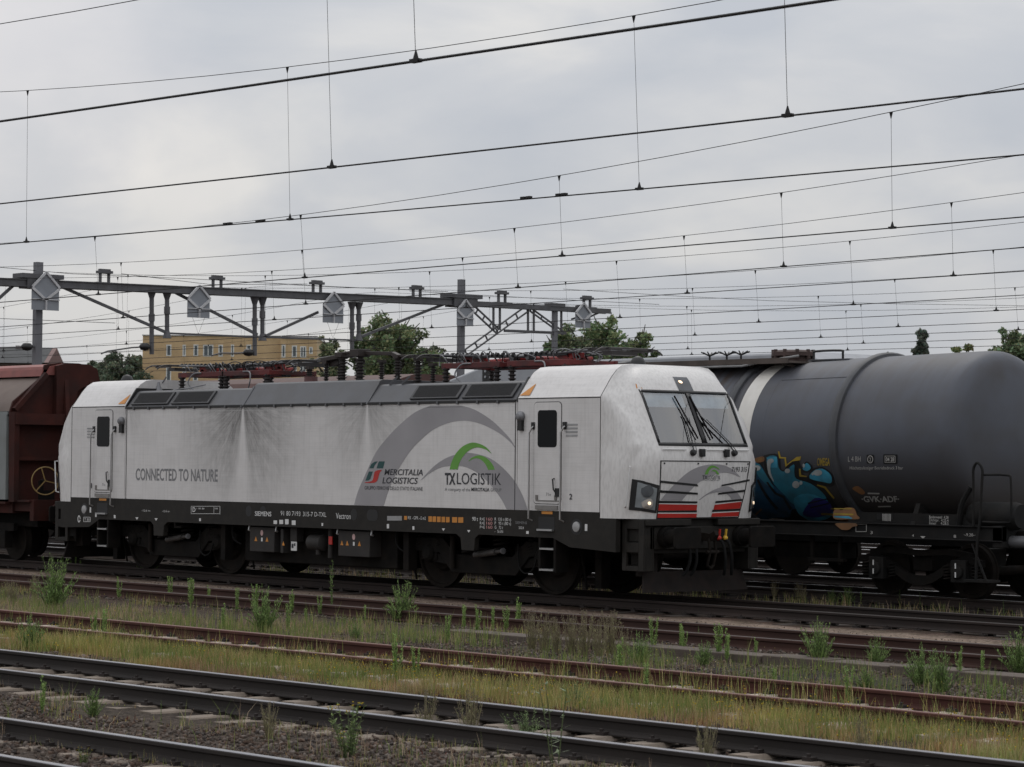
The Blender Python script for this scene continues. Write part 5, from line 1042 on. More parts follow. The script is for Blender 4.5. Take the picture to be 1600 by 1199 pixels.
spray('graffiti_body', [crom([(195, 265), (260, 255), (300, 310), (370, 420), (400, 480), (330, 440), (270, 380), (240, 340), (195, 340)], 3, True), crom([(335, 200), (420, 190), (440, 290), (490, 325), (575, 260), (580, 330), (600, 390), (720, 430), (830, 510), (880, 590), (900, 680), (700, 600), (580, 620), (500, 540), (400, 440), (350, 320)], 3, True)], GTE, .0065)
spray('graffiti_body', [crom([(580, 560), (700, 520), (860, 580), (930, 690), (860, 750), (740, 765), (640, 720), (590, 650)], 3, True), crom([(655, 300), (690, 248), (728, 290), (695, 320)], 3, True), crom([(718, 385), (750, 320), (830, 300), (905, 355), (910, 425), (850, 420)], 3, True), [(330, 200), (425, 195), (430, 290), (370, 290)]], GLB, .008)
spray('graffiti_shade', [crom([(655, 690), (760, 560), (880, 590), (925, 680), (840, 720), (720, 730)], 3, True)], GVI, .0095)
spray('graffiti_line', [[(245, 400), (262, 392), (440, 650), (420, 665)], [(330, 420), (345, 415), (420, 510), (490, 540), (560, 650), (540, 665), (480, 560), (405, 525)], [(700, 600), (880, 560), (882, 570), (702, 612)], [(720, 640), (890, 600), (890, 612), (722, 652)], [(560, 655), (600, 660), (560, 760), (535, 750)]], GBK, .011)
spray('graffiti_highlight', [ell(248, 292, 32, 24), ell(520, 318, 24, 20), ell(595, 440, 32, 32), ell(640, 425, 14, 18), ell(790, 335, 40, 26), ell(745, 345, 10, 13), ell(665, 272, 10, 18), crom([(340, 230), (385, 210), (398, 235), (372, 260), (370, 330), (400, 415), (350, 340)], 3, True)], GWH, .012)
spray('graffiti_edge', [[(432, 145), (446, 145), (458, 195), (505, 198), (512, 262), (600, 195), (640, 190), (632, 225), (560, 235), (500, 285), (492, 210), (446, 208)], [(225, 225), (300, 205), (300, 218), (225, 240)], [(620, 300), (635, 300), (640, 355), (690, 365), (690, 375), (625, 370)], [(785, 440), (860, 460), (940, 560), (930, 570), (850, 475), (780, 450)]], GYE, .005)
spray('graffiti_edge', [[(905, 648), (1090, 648), (1090, 660), (905, 660)], [(820, 690), (1105, 703), (1105, 718), (820, 710)]], GYE, .012)
spray('graffiti_overspray', [crom([(1000, 650), (1120, 655), (1140, 720), (1160, 790), (1060, 835), (950, 830), (945, 790), (1010, 740)], 3, True), crom([(1100, 470), (1150, 455), (1210, 510), (1180, 530), (1110, 490)], 3, True), ell(1188, 738, 18, 18), crom([(215, 215), (300, 190), (305, 235), (215, 245)], 3, True)], GOR, .005)
spray('graffiti_stripe', [[(240, 690), (285, 650), (290, 662), (205, 740), (195, 735)]], GOR, .013)
def ttext(s_, x0, x1, y0, y1, m, off=.007, par=TW_, name='lettering', **kw):
    v, f = text_fit(s_, x0, x1, -y1, -y0, **kw); return decal(name, [(GC([(p[0], -p[1]) for p in v]), f)], TS(off), m, par)
MLET = M('stencil_white', (.42, .41, .39), rough=.7, var=.15)
ttext('OMEGA', 785, 898, 205, 270, GYE, .013, name='graffiti_tag', bold=.02, shear=.1); ttext('..', 755, 780, 255, 262, GYE, .013, name='graffiti_tag')
ttext('L 4 BH', 1060, 1172, 190, 236, MLET); ttext('Höchstzulässiger Betriebsdruck 3 bar', 1075, 1550, 278, 306, MLET)
ttext('·GVK·ADF·', 1180, 1515, 545, 595, MLET, name='graffiti_tag', bold=.025, shear=-.25)
spray('graffiti_tag', [[(1235, 512), (1340, 515), (1340, 527), (1235, 525)], [(1325, 632), (1440, 630), (1440, 640), (1325, 642)]], MLET, .007)
spray('stencil_field', [rrect(1225, 1292, 175, 255, 8), rrect(1375, 1500, 172, 258, 4)], MBLK, .006)
cir = ell(1258, 216, 25, 34)+ell(1258, 216, 19, 27)[::-1]
decal('stencil_ring', [poly_geo(GC(ell(1258, 216, 26, 35)))], TS(.0075), MLET, TW_); decal('stencil_ring', [poly_geo(GC(ell(1258, 216, 20, 28)))], TS(.0088), MBLK, TW_); ttext('2', 1250, 1266, 200, 234, MLET, .0098)
decal('stencil_frame', [poly_geo(GC([(1388, 185), (1482, 185), (1482, 246), (1388, 246)]))], TS(.0075), MLET, TW_); decal('stencil_frame', [poly_geo(GC([(1392, 189), (1478, 189), (1478, 242), (1392, 242)]))], TS(.0088), MBLK, TW_); ttext('04 28', 1398, 1472, 198, 234, MLET, .0098, bold=.02)
# frame
def tb(b, name, m, **k):      # builds in world X, then shifts into the wagon
    b.v = [(x-6.1, y, z) for x, y, z in b.v]; return b.build(name, m, TW_, **k)
b = MB()
for y in (-1.3, 1.3): b.box(.3, 12.15, y-.06, y+.06, 1.0, 1.24).box(.3, 12.15, y-.1, y+.1, 1.225, 1.25).box(.3, 12.15, y-.1, y+.1, .995, 1.015)
b.box(.3, 12.15, -.3, .3, .85, 1.2).box(11.95, 12.15, -1.36, 1.36, .9, 1.26).box(.3, .5, -1.36, 1.36, .9, 1.26)
tb(b, 'frame', MTFR, smooth=30, bevel=.008)
for X in (2.2, 10.2): # saddles
    b = MB().prismY([(X-1.0, 1.25), (X+1.0, 1.25), (X+.85, 1.4), (X-.85, 1.4)], -1.27, -1.243); b.prismX([(-1.3, 1.25), (1.3, 1.25), (1.15, 1.6), (.7, 1.3), (-.7, 1.3), (-1.15, 1.6)], X-.05, X+.05); tb(b, 'saddle', MTFR)
b = MB().prismY([(8.74, 1.255), (11.6, 1.255), (11.5, 1.43), (8.72, 1.43)], -1.28, -1.24); tb(b, 'side_skirt', MTFR)
FP = lambda P, y=FY-1.372: [(at(u, v, y).x-6.1, at(u, v, y).z) for u, v in P]
def fdec(name, polys, m, y=FY-1.372): return decal(name, [poly_geo(FP(p, y)) for p in polys], lambda x, z: (x, y-FY, z), m, TW_)
def ftx(s_, u0, u1, v0, v1, y=FY-1.372, m=MLET, **k): (x0, z0), (x1, z1) = FP([(u0, v1), (u1, v0)], y); return decal('lettering', [text_fit(s_, x0, x1, z0, z1, **k)], lambda x, z: (x, y-FY, z), m, TW_)
ys_ = FY-1.285
fdec('graffiti_overspray', [crom([(1302.5, 799), (1308, 796), (1316, 797.5), (1321, 793.5), (1333, 794), (1337, 799), (1339, 805), (1343, 809), (1340, 811.5), (1324, 811.5), (1303.5, 811)], 4, True)], GOR, ys_-.003)
fdec('graffiti_overspray', [crom([(1305, 818.5), (1320, 817.5), (1337, 818), (1339, 822), (1332, 823.5), (1326, 828), (1316, 828), (1311, 825)], 4, True)], GOR, FY-1.405)
fdec('graffiti_edge', [[(1303, 794.2), (1331, 794.5), (1331, 796), (1303, 795.8)], [(1303, 801.8), (1333.5, 803), (1333.5, 805.5), (1303, 804.2)]], GYE, ys_-.005); fdec('graffiti_body', [[(1303, 806.5), (1326, 806.8), (1332, 810), (1330, 811), (1303, 808.5)]], GLB, ys_-.0045)
fdec('label_board', [[(1370, 803), (1395, 803), (1395, 812), (1370, 812)]], MBLK, ys_); ftx('|||||||', 1379, 1392, 803.5, 811, ys_-.003, bold=.03)
for i, s_ in enumerate(('Bodenventil  4.28', 'Dichtpr.  4.25.4', 'Innen     4.28.5')): ftx(s_, 1452, 1482, 806.5+i*4.8, 810+i*4.8, ys_-.004)
fdec('white_outline', [[(1337, 819), (1354, 819), (1354, 819.8), (1337, 819.8)], [(1337, 830.5), (1354, 830.5), (1354, 831.3), (1337, 831.3)], [(1337, 819), (1337.7, 819), (1337.7, 831), (1337, 831)], [(1353.3, 819), (1354, 819), (1354, 831), (1353.3, 831)]], MLET)
ftx('3', 1360, 1363.5, 830, 834.5); ftx('4', 1425, 1428, 835, 839); ftx('8', 1490, 1494, 836, 840.5); ftx('·-9.20-·', 1506, 1524, 834, 838); fdec('white_triangle', [[(1438, 838), (1446, 838.3), (1442, 842)]], MLET)
# walkway, valves, manhole, rails on top
b = MB(); zt = 4.15
for X0, X1 in ((1.4, 7.0),):
    b.box(X0, X1, -.95, -.25, zt-.06, zt-.02); b.bar((X0, -.97, zt-.02), (X1, -.97, zt-.02), .05, .1)
    for X in np.arange(X0, X1, .9): b.bar((X, -.9, zt-.05), (X, -.55, tcz(X)+1.38), .05)
tb(b, 'walkway', M('walkway_brown', (.07, .055, .047), rough=.8, var=.3))
b = MB().tube([(1.0, -1.0, zt-.1), (5.9, -1.0, zt-.1), (6.4, -.9, zt-.02), (6.9, -.55, zt+.08)], .022); tb(b, 'walkway_rail', M('rail_grey', (.2, .2, .2)))
b = MB().lathe([(.32, 0), (.32, .12), (.4, .13), (.4, .2), (.3, .24), (.001, .25)], (6.35, -.1, 4.12), (0, 0, 1), 24)
for i in range(10): a = i*.628; b.cyl((6.35+.37*math.cos(a), -.1+.37*math.sin(a), 4.2), (6.35+.37*math.cos(a), -.1+.37*math.sin(a), 4.37), .035, n=8)
tb(b, 'manhole_cover', M('manhole_rust', (.07, .045, .04), rough=.85, var=.3))
for X in (4.75, 4.3, 5.12): 
    b = MB().cyl((X, -.2, 4.1), (X, -.2, 4.32), .02); c = Vector((X, -.2, 4.3))
    for a in (0, 1.05, 2.1): d = Vector((math.cos(a), math.sin(a), .0))*.17; b.cyl(c-d+Vector((0, 0, .07)), c, .014, n=6).cyl(c, c+d+Vector((0, 0, .07)), .014, n=6)
    b.box(X-.12, X+.12, -.32, -.08, 4.08, 4.16); tb(b, 'valve_wheel', MBLK)
b = MB().tube(crom([(6.95, -.2, 4.1), (6.95, -.2, 4.27), (7.0, -.2, 4.32), (7.6, -.2, 4.32), (7.65, -.2, 4.27), (7.65, -.2, 4.1)], 3), .022); tb(b, 'grab_hoop', MBLK)
b = MB().box(6.95, 7.9, -.35, -.05, 4.14, 4.165); tb(b, 'step_plate', MTRG)
# end fittings: ladder hoop, buffer, outlet pipe
b = MB().tube(crom([(11.6, -1.42, 2.0), (11.6, -1.42, 2.2), (11.68, -1.42, 2.3), (11.78, -1.42, 2.2), (11.78, -1.42, 2.0), (11.74, -1.42, 1.4), (11.7, -1.45, .9), (11.68, -1.45, .35)], 4), .024).tube([(11.6, -1.42, 2.05), (11.6, -1.42, 1.25)], .022).tube(crom([(11.78, -1.4, 2.1), (12.2, -1.3, 2.1), (12.28, -1.3, 2.0), (12.28, -1.3, 1.4), (12.2, -1.3, 1.32), (11.78, -1.4, 1.32)], 3), .02)
tb(b, 'shunter_handrail', MTFR); b = MB().box(11.45, 11.95, -1.5, -1.15, .32, .36).bar((11.6, -1.45, .95), (11.9, -1.45, .34), .03); tb(b, 'shunter_step', MTFR)
b = MB().tube(crom([(11.2, -1.3, 1.25), (11.3, -1.35, 1.6), (11.5, -1.35, 1.9)], 4), .05).lathe([(.2, 0), (.23, .1), (.23, .9), (.2, 1.0)], (11.35, -1.1, 1.42), (1, 0, 0), 20); tb(b, 'outlet_pipe', MTFR)
for X, d in ((12.15, 1), (.3, -1)):
    for y in (-.875, .875):
        b = MB().cyl((X, y, 1.05), (X+d*.35, y, 1.05), .14, n=20).cyl((X+d*.35, y, 1.05), (X+d*.55, y, 1.05), .1, n=16).cyl((X+d*.55, y, 1.05), (X+d*.6, y, 1.05), .24, n=28); tb(b, 'buffer', MUND)
b = MB().cyl((12.0, -1.1, 1.0), (12.5, -1.1, 1.0), .1, n=18); tb(b, 'brake_cylinder', M('cylinder_grey', (.1, .1, .105), rough=.4))
for X in (2.2, 10.2):
    bo = MB(); 
    for y in (-1, 1):
        arc = crom([(-1.35, .66), (-.95, .72), (-.6, .58), (-.3, .42), (0, .36), (.3, .42), (.6, .58), (.95, .72), (1.35, .66)], 4); P = arc+[(a, c-.14+(.03 if abs(a) > .9 else -.02)) for a, c in arc[::-1]]
        bo.prismY([(X-6.1+a, c) for a, c in P], y*1.03, y*1.13)
        bo.prismY([(X-6.1+a, c) for a, c in crom([(-1.1, .78), (-.6, .84), (0, .8), (.6, .84), (1.1, .78)], 3)+[(1.1, .68), (.6, .74), (0, .7), (-.6, .74), (-1.1, .68)]], y*1.02, y*1.12)
    bo.box(X-6.1-.2, X-6.1+.2, -1.02, 1.02, .45, .8); bo = bo.build('bogie', MUND, TW_, smooth=30)
    for dx in (-.9, .9):
        xx = X+dx-6.1
        for y in (-.75, .75):
            o = 1 if y > 0 else -1; MB().lathe([(.1, -.02), (.36, -.02), (.4, .01), (.485, .01), (.485, .035), (.46, .05), (.455, .13), (.4, .135), (.38, .08), (.12, .12), (.1, .12)], (xx, y-o*.05, .46), (0, o, 0), 36).build('wheel', MWHL, bo, smooth=30)
        MB().cyl((xx, -.7, .46), (xx, .7, .46), .08).build('axle', MWHL, bo)
        b = MB().box(xx-.16, xx+.16, -1.2, -1.0, .28, .66).lathe([(.12, 0), (.11, .05), (.001, .06)], (xx, -1.2, .46), (0, -1, 0), 16); b.build('axle_box', MTFR, bo, smooth=30, bevel=.012)
        for q in (-.3, .3):
            sp_ = [(xx+q+.075*math.cos(a), -1.08+.075*math.sin(a), .3+.26*a/(2*math.pi*5)) for a in np.linspace(0, 2*math.pi*5, 60)]; MB().tube(sp_, .018, 5).build('coil_spring', MUND, bo)
        decal('reflector', [poly_geo([(xx-.014, .52), (xx+.014, .52), (xx+.014, .61), (xx-.014, .61)]), poly_geo([(xx-.014, .37), (xx+.014, .37), (xx+.014, .46), (xx-.014, .46)])], lambda x, z: (x, -1.266, z), MWHT, bo)
b = MB()
for X in (7.9, 8.55): b.box(X-.03, X+.03, -1.3, -1.24, .5, 1.0)
b.box(7.8, 8.65, -1.32, -1.2, .55, .6).box(5.4, 7.6, -.25, .25, .55, .9).cyl((5.5, -1.0, .7), (6.6, -1.0, .7), .16); tb(b, 'brake_gear', MUND)

# ================================================================== RED HOPPER WAGON behind the locomotive
MHR = M('hopper_red', (.042, .0095, .0065), rough=.8, var=.25, scale=2, spec=.25, dust=((.016, .01, .009), .75, 1.8)); MHRL = M('hopper_lid_red', (.22, .055, .045), rough=.6, var=.15, dust=((.08, .04, .035), .5, 1.5)); MHB = M('hopper_roof_brown', (.155, .118, .10), rough=.7, var=.12, scale=.8, dust=((.08, .055, .045), .45, 2.)); MHG = M('hopper_side_grey', (.2, .215, .215), rough=.6, var=.1, scale=1, dust=((.1, .1, .09), .5, 2.))
HW = T(empty('hopper_wagon', (-17, 0, 0)), 'red brown covered hopper wagon with grey side doors coupled behind the locomotive', 'hopper wagon')
def hb(b, name, m, **k): b.v = [(x+17, y, z) for x, y, z in b.v]; return b.build(name, m, HW, **k)
XR = -10.68; XL = -23.5
b = MB().prismX([(-1.42, 3.27), (-1.36, 3.46), (-.66, 4.02), (.66, 4.02), (1.36, 3.46), (1.42, 3.27)], XL, XR); hb(b, 'sloping_roof', MHB)
b = MB().prismX([(-.62, 4.08), (-.5, 4.27), (-.2, 4.34), (.2, 4.34), (.5, 4.27), (.62, 4.08)], XL, XR+.1).prismX([(-.72, 4.05), (-.62, 4.05), (-.56, 4.2), (-.66, 4.2)], XL, XR+.05); hb(b, 'roof_lid', MHRL)
b = MB().box(XL, XR-.1, -1.46, 1.46, 1.35, 3.25).box(XL, XR-.05, -1.475, 1.475, 3.16, 3.262)
b.box(XR-.35, XR-.05, -1.5, -1.3, 1.3, 3.2); x = XL+.4
while x < XR-.5: b.box(x, x+.08, -1.52, -1.46, 1.35, 3.1); x += 1.2
hb(b, 'side_door', MHG, smooth=20)
b = MB().box(XL, XR, -1.35, 1.35, 1.05, 1.34).box(XL, XR-.05, -1.5, -1.35, 1.25, 1.345); hb(b, 'sill', MHR)
# end wall with ribs
b = MB().prismX([(-1.45, 1.3), (-1.47, 3.27), (-1.4, 3.48), (-.68, 4.05), (-.62, 4.3), (-.25, 4.36), (.25, 4.36), (.62, 4.3), (.68, 4.05), (.9, 3.6), (1.0, 3.48), (1.0, 3.27), (1.0, 1.3)], XR, XR+.05); hb(b, 'end_wall', MHR)
b = MB().box(XR+.05, XR+.3, -1.46, .95, 2.98, 3.22).box(XR+.05, XR+.2, -1.4, .95, 2.2, 2.28).bar((XR+.12, -1.4, 3.3), (XR+.12, -.62, 4.1), .12, .1).bar((XR+.15, -.15, 3.98), (XR+.6, -.25, 1.3), .1, .1).bar((XR+.15, .5, 3.98), (XR+.4, .5, 3.2), .12, .1).box(XR+.05, XR+.25, -1.47, -1.35, 1.3, 3.25)
hb(b, 'end_rib', MHR)
# head frame plate standing forward with an arched opening
P = [(-.4, 3.2), (-.4, 4.28), (-.2, 4.34), (.42, 4.34), (.64, 4.24), (.7, 4.0), (.7, 3.2), (.56, 3.2), (.55, 3.66), (.45, 3.8), (.3, 3.84), (.14, 3.74), (.06, 3.2)]
b = MB().prismX(P, XR+.02, XR+.2); hb(b, 'head_frame', MHR)
b = MB().box(XR, -9.85, -1.3, 1.3, 1.1, 1.3).box(-9.95, -9.8, -1.35, 1.35, .9, 1.35).box(XR+.05, -9.9, -1.4, 1.4, 1.3, 1.34); hb(b, 'end_platform', MHR)
for y in (-.875, .875): b = MB().cyl((-9.85, y, 1.05), (-9.55, y, 1.05), .13, n=18).cyl((-9.55, y, 1.05), (-9.49, y, 1.05), .24, n=24); hb(b, 'buffer', MHR)
c = Vector((-9.92, -1.0, 1.76)); ax = Vector((1, -.25, 0)).normalized(); e1 = Vector((0, 0, 1)); e2 = ax.cross(e1)
b = MB().tube([c+(e1*math.cos(a)+e2*math.sin(a))*.3 for a in np.linspace(0, 2*math.pi, 33)[:-1]], .014, 6, True)
for a in (.3, 2.4, 4.5): b.bar(c, c+(e1*math.cos(a)+e2*math.sin(a))*.3, .02)
hb(b, 'hand_brake_wheel', M('wheel_yellow', (.25, .165, .055), rough=.6, var=.15)); b = MB().cyl(c, c-ax*.3, .03).bar(c-ax*.3, c-ax*.3+Vector((0, 0, -.5)), .08); hb(b, 'brake_spindle', MUND)
b = MB().box(-10.2, -10.18, -1.0, -.6, 1.3, 1.55); hb(b, 'plate_holder', MUND)
decal('round_sign', [poly_geo(ell(-11.06+17, 2.38, .2, .22))], lambda x, z: (x, -1.478, z), MRED, HW); decal('round_sign', [poly_geo(ell(-11.06+17, 2.38, .16, .18))], lambda x, z: (x, -1.481, z), MWHT, HW)
for X in (-12.3, -22.0):
    bo = MB()
    for y in (-1, 1): bo.prismY([(X+17+a, c_) for a, c_ in [(-1.3, .66), (-.6, .6), (0, .42), (.6, .6), (1.3, .66), (1.3, .82), (-1.3, .82)]], y*1.03, y*1.12)
    bo = bo.build('bogie', MUND, HW, smooth=30)
    for dx in (-.9, .9):
        for y in (-.75, .75): o = 1 if y > 0 else -1; MB().lathe([(.1, -.02), (.36, -.02), (.4, .01), (.485, .01), (.46, .05), (.455, .13), (.4, .135), (.12, .12), (.1, .12)], (X+17+dx, y-o*.05, .46), (0, o, 0), 32).build('wheel', MWHL, bo, smooth=30)
        MB().box(X+17+dx-.16, X+17+dx+.16, -1.2, -1.0, .28, .66).build('axle_box', MUND, bo, bevel=.012)
b = MB().box(XL, XR+.3, -.9, .9, .75, 1.05).prismY([(-20, 1.1), (-14, 1.1), (-15, .4), (-19, .4)], -1.2, 1.2); hb(b, 'hopper_chute', MUND)

# ================================================================== COVERED WAGONS on the track behind the tank wagon
MCV = M('covered_wagon_brown', (.1, .042, .033), rough=.75, var=.2, dust=((.05, .03, .025), .5, 2.)); MCVR = M('covered_wagon_roof', (.075, .034, .028), rough=.7, var=.15)
def covered(xc, ln, lb, mw, mr_, zt):
    o = T(empty('covered_wagon', (xc, 9.62, 0)), lb, 'covered wagon', 'covered wagons behind the tank wagon'); h = ln/2
    MB().box(-h, h, -1.35, 1.35, 1.2, zt-.45).build('body', mw, o, 30); MB().prismX([(-1.4, zt-.45), (-1.15, zt-.15), (-.6, zt), (.6, zt), (1.15, zt-.15), (1.4, zt-.45)], -h-.05, h+.05).build('roof', mr_, o, 20)
    b = MB()
    for i in range(int(ln)): b.box(-h+.4+i, -h+.46+i, -1.4, -1.35, 1.25, zt-.5)
    b.build('rib', mw, o); MB().box(-h, h, -1.2, 1.2, .95, 1.2).build('frame', MUND, o)
    for x in (-h+2, -h+3.8, h-3.8, h-2):
        for y in (-.75, .75): MB().cyl((x, y-.06, .46), (x, y+.06, .46), .46, n=24).build('wheel', MWHL, o)
    return o
covered(-16.3, 13.4, 'red brown covered wagon whose roof shows behind the left pantograph', MCV, MCVR, 4.36); covered(-30.6, 13.4, 'red brown covered wagon showing between hopper wagon and locomotive', MCV, MCVR, 4.36)
MPG = M('pale_wagon_grey', (.3, .31, .33), rough=.5, var=.08)
o = T(empty('silo_wagon', (-1.5, 9.62, 0)), 'pale grey wagon with a sloping end behind the right pantograph', 'silo wagon')
MB().prismY([(-6.6, 1.3), (-6.6, 3.9), (-6.3, 4.08), (-4.55, 4.5), (5.2, 4.52), (5.6, 4.3), (5.6, 1.3)], -1.3, 1.3).build('body', MPG, o, 20, .05)
MB().prismY([(-4.75, 3.95), (-4.35, 3.95), (-4.35, 4.44), (-4.75, 4.4)], -1.32, -1.305).build('ladder_plate', MBLK, o); b = MB()
for z in (4.05, 4.2, 4.33):
    for x in (-4.64, -4.46): b.cyl((x, -1.335, z), (x, -1.32, z), .03, n=8)
b.build('rivet', MPG, o); MB().box(-6.6, 5.6, -1.2, 1.2, .95, 1.3).build('frame', MUND, o)
for x in (-5, -3.2, 2.6, 4.4):
    for y in (-.75, .75): MB().cyl((x, y-.06, .46), (x, y+.06, .46), .46, n=24).build('wheel', MWHL, o)
# ================================================================== VEGETATION AND STONES
MGRS = attr_mat('grass_blades', .8, .3); MSTN = attr_mat('ballast_stones', .9)
def tracky(x, Y, sl): return Y+sl*x
def blades(x, y, h, w, col, lean=.35, seed=0, z=None):
    """curved grass blades: two quads and a tip each"""
    r = np.random.default_rng(seed); n = len(x); z0 = gz(x, y)-.01 if z is None else z; a = r.uniform(0, 2*math.pi, n); ln = lean*h*r.random(n)
    dx, dy = np.cos(a), np.sin(a); b = r.uniform(0, math.pi, n); sx, sy = np.cos(b)*w/2, np.sin(b)*w/2
    P = []
    for t, k in ((0, 1.), (.5, .8), (1., .12)):
        cx = x+dx*ln*t*t; cy = y+dy*ln*t*t; cz = z0+h*t*(1-.12*t)
        P += [np.stack([cx-sx*k, cy-sy*k, cz], 1), np.stack([cx+sx*k, cy+sy*k, cz], 1)]
    V = np.stack(P, 1).reshape(-1, 3); i = np.arange(n)[:, None]*6; F_ = np.concatenate([i+np.array([[0, 1, 3, 2]]), i+np.array([[2, 3, 5, 4]])])
    return V, F_, np.repeat(col, 6, 0)
def pick(pal, n, r, jit=.25):
    pal = np.array(pal); c = pal[r.integers(0, len(pal), n)]; return c*r.uniform(1-jit, 1+jit, (n, 1))
def merge(L):
    V = []; F_ = []; C = []; k = 0
    for v, f, c in L: V.append(v); F_.append(f+k); C.append(c); k += len(v)
    return np.concatenate(V), np.concatenate(F_), np.concatenate(C)
def vis(x, y, m=.4):
    """keep what the picture can see, plus a margin"""
    d = np.stack([x-CAM.x, y-CAM.y], 1); f = np.array([_F.x, _F.y]); rr = np.array([_R.x, _R.y]); zz = d@f; return (zz > 3) & (np.abs(d@rr)/zz < 800/FPX+.03+m/zz)
def scatter(n, y0, y1, sl, r, x0=-14, x1=30, dens=None):
    x = r.uniform(x0, x1, n); y = r.uniform(y0, y1, n)+sl*x; k = vis(x, y)
    if dens is not None: k &= r.random(n) < dens(x, y)
    return x[k], y[k]
r = np.random.default_rng(5); Ls = []
OLV = [(.38, .315, .13), (.29, .28, .095), (.44, .37, .18), (.22, .25, .07), (.33, .22, .1)]; GRN = [(.13, .19, .05), (.17, .22, .06), (.21, .24, .075)]; DRY = [(.36, .26, .18), (.3, .215, .15), (.42, .33, .23)]; RED = [(.14, .035, .025), (.12, .05, .032)]
cl = lambda s, t, k, sd: (lambda x, y: np.clip((vnoise(x+300, y+300, s, sd)-t)*k, 0, 1))
# dense flowering verge between the red rusty track and the running track
x, y = scatter(150000, -14.05, -12.35, .0155, r, dens=lambda a, b: .04+.96*np.clip((vnoise(a+300, b+300, .5, 3)-.3)*2.2, 0, 1)); n = len(x); Ls.append(blades(x, y, r.uniform(.05, .2, n)*(.6+.8*vnoise(x+300, y+300, 1.1, 4)), np.full(n, .006), pick(OLV, n, r)*(.75+.55*vnoise(x+300, y+300, .45, 44))[:, None]*np.stack([1+0*x, .78+.42*vnoise(x+300, y+300, .8, 45), .8+.4*vnoise(x+300, y+300, .6, 46)], 1), seed=1))
x, y = scatter(22000, -13.8, -12.4, .0155, r, dens=cl(.9, .5, 5, 9)); n = len(x); Ls.append(blades(x, y, r.uniform(.1, .28, n), np.full(n, .007), pick(GRN, n, r), seed=2))
x, y = scatter(26000, -14.3, -13.2, .0185, r, dens=cl(.7, .6, 6, 12)); n = len(x); Ls.append(blades(x, y, r.uniform(.03, .1, n), np.full(n, .012), pick(RED, n, r), seed=3))
x, y = scatter(30000, -12.3, -10.9, .011, r, dens=cl(.8, .35, 3, 13)); n = len(x); Ls.append(blades(x, y, r.uniform(.05, .2, n), np.full(n, .006), pick(OLV+GRN, n, r), seed=4))
x, y = scatter(20000, -12.85, -12.42, .011, r, dens=lambda a, b: .25+.75*np.clip((vnoise(a+300, b+300, .6, 41)-.2)*2, 0, 1)); n = len(x); Ls.append(blades(x, y, r.uniform(.15, .27, n), np.full(n, .006), pick(OLV+OLV+GRN, n, r), seed=41))
x, y = scatter(2600, -14.0, -11.0, .0155, r, dens=cl(.9, .4, 3, 53)); n = len(x); k = r.integers(3, 9, n); x = np.repeat(x, k)+r.normal(0, .06, k.sum()); y = np.repeat(y, k)+r.normal(0, .06, k.sum()); n = len(x); Ls.append(blades(x, y, r.uniform(.15, .42, n), np.full(n, .007), pick(GRN+OLV, n, r), lean=.3, seed=54))
V, F_, C = merge(Ls); T(mesh_np('verge_grass', V, F_, cols=C, m=MGRS), kind='stuff')
# drier strip between the two rusty tracks
Ls = []
x, y = scatter(90000, -10.3, -7.3, .006, r, dens=lambda a, b: np.clip((vnoise(a+300, b+300, .9, 5)-.3)*1.5, 0, .8)*np.interp(a, [-10, 10, 14, 30], [1, 1, .12, .1])); n = len(x); Ls.append(blades(x, y, r.uniform(.04, .18, n), np.full(n, .006), np.where((r.random(n) < np.interp(x, [-8, 2, 12], [.88, .7, .45]))[:, None], pick(DRY, n, r), pick(OLV+GRN, n, r)), seed=6))
x, y = scatter(26000, -10.2, -7.4, .006, r, dens=cl(.7, .62, 8, 15)); n = len(x); Ls.append(blades(x, y, r.uniform(.08, .32, n), np.full(n, .007), pick(GRN, n, r), seed=7))
x, y = scatter(9000, -7.0, -5.9, 0, r, x1=12, dens=cl(.6, .6, 6, 16)); n = len(x); Ls.append(blades(x, y, r.uniform(.05, .2, n), np.full(n, .007), pick(GRN+OLV, n, r), seed=8))
x, y = scatter(7000, 1.5, 3.6, 0, r, x0=-8, x1=20, dens=cl(.6, .5, 6, 17)); n = len(x); Ls.append(blades(x, y, r.uniform(.08, .3, n), np.full(n, .008), pick(OLV+GRN+DRY, n, r), seed=9))
x, y = scatter(1500, -10.2, -7.3, .006, r, dens=lambda a, b: np.clip((vnoise(a+300, b+300, .7, 51)-.6)*5, 0, 1)*np.interp(a, [-10, 0, 12, 16, 30], [.5, .9, 1, .35, .45])); n = len(x); k = r.integers(4, 11, n); x = np.repeat(x, k)+r.normal(0, .05, k.sum()); y = np.repeat(y, k)+r.normal(0, .05, k.sum()); n = len(x); Ls.append(blades(x, y, r.uniform(.15, .48, n), np.full(n, .0075), pick(GRN+[(.22, .27, .08), (.3, .27, .13)], n, r), lean=.25, seed=52))
V, F_, C = merge(Ls); T(mesh_np('dry_grass', V, F_, cols=C, m=MGRS), kind='stuff')
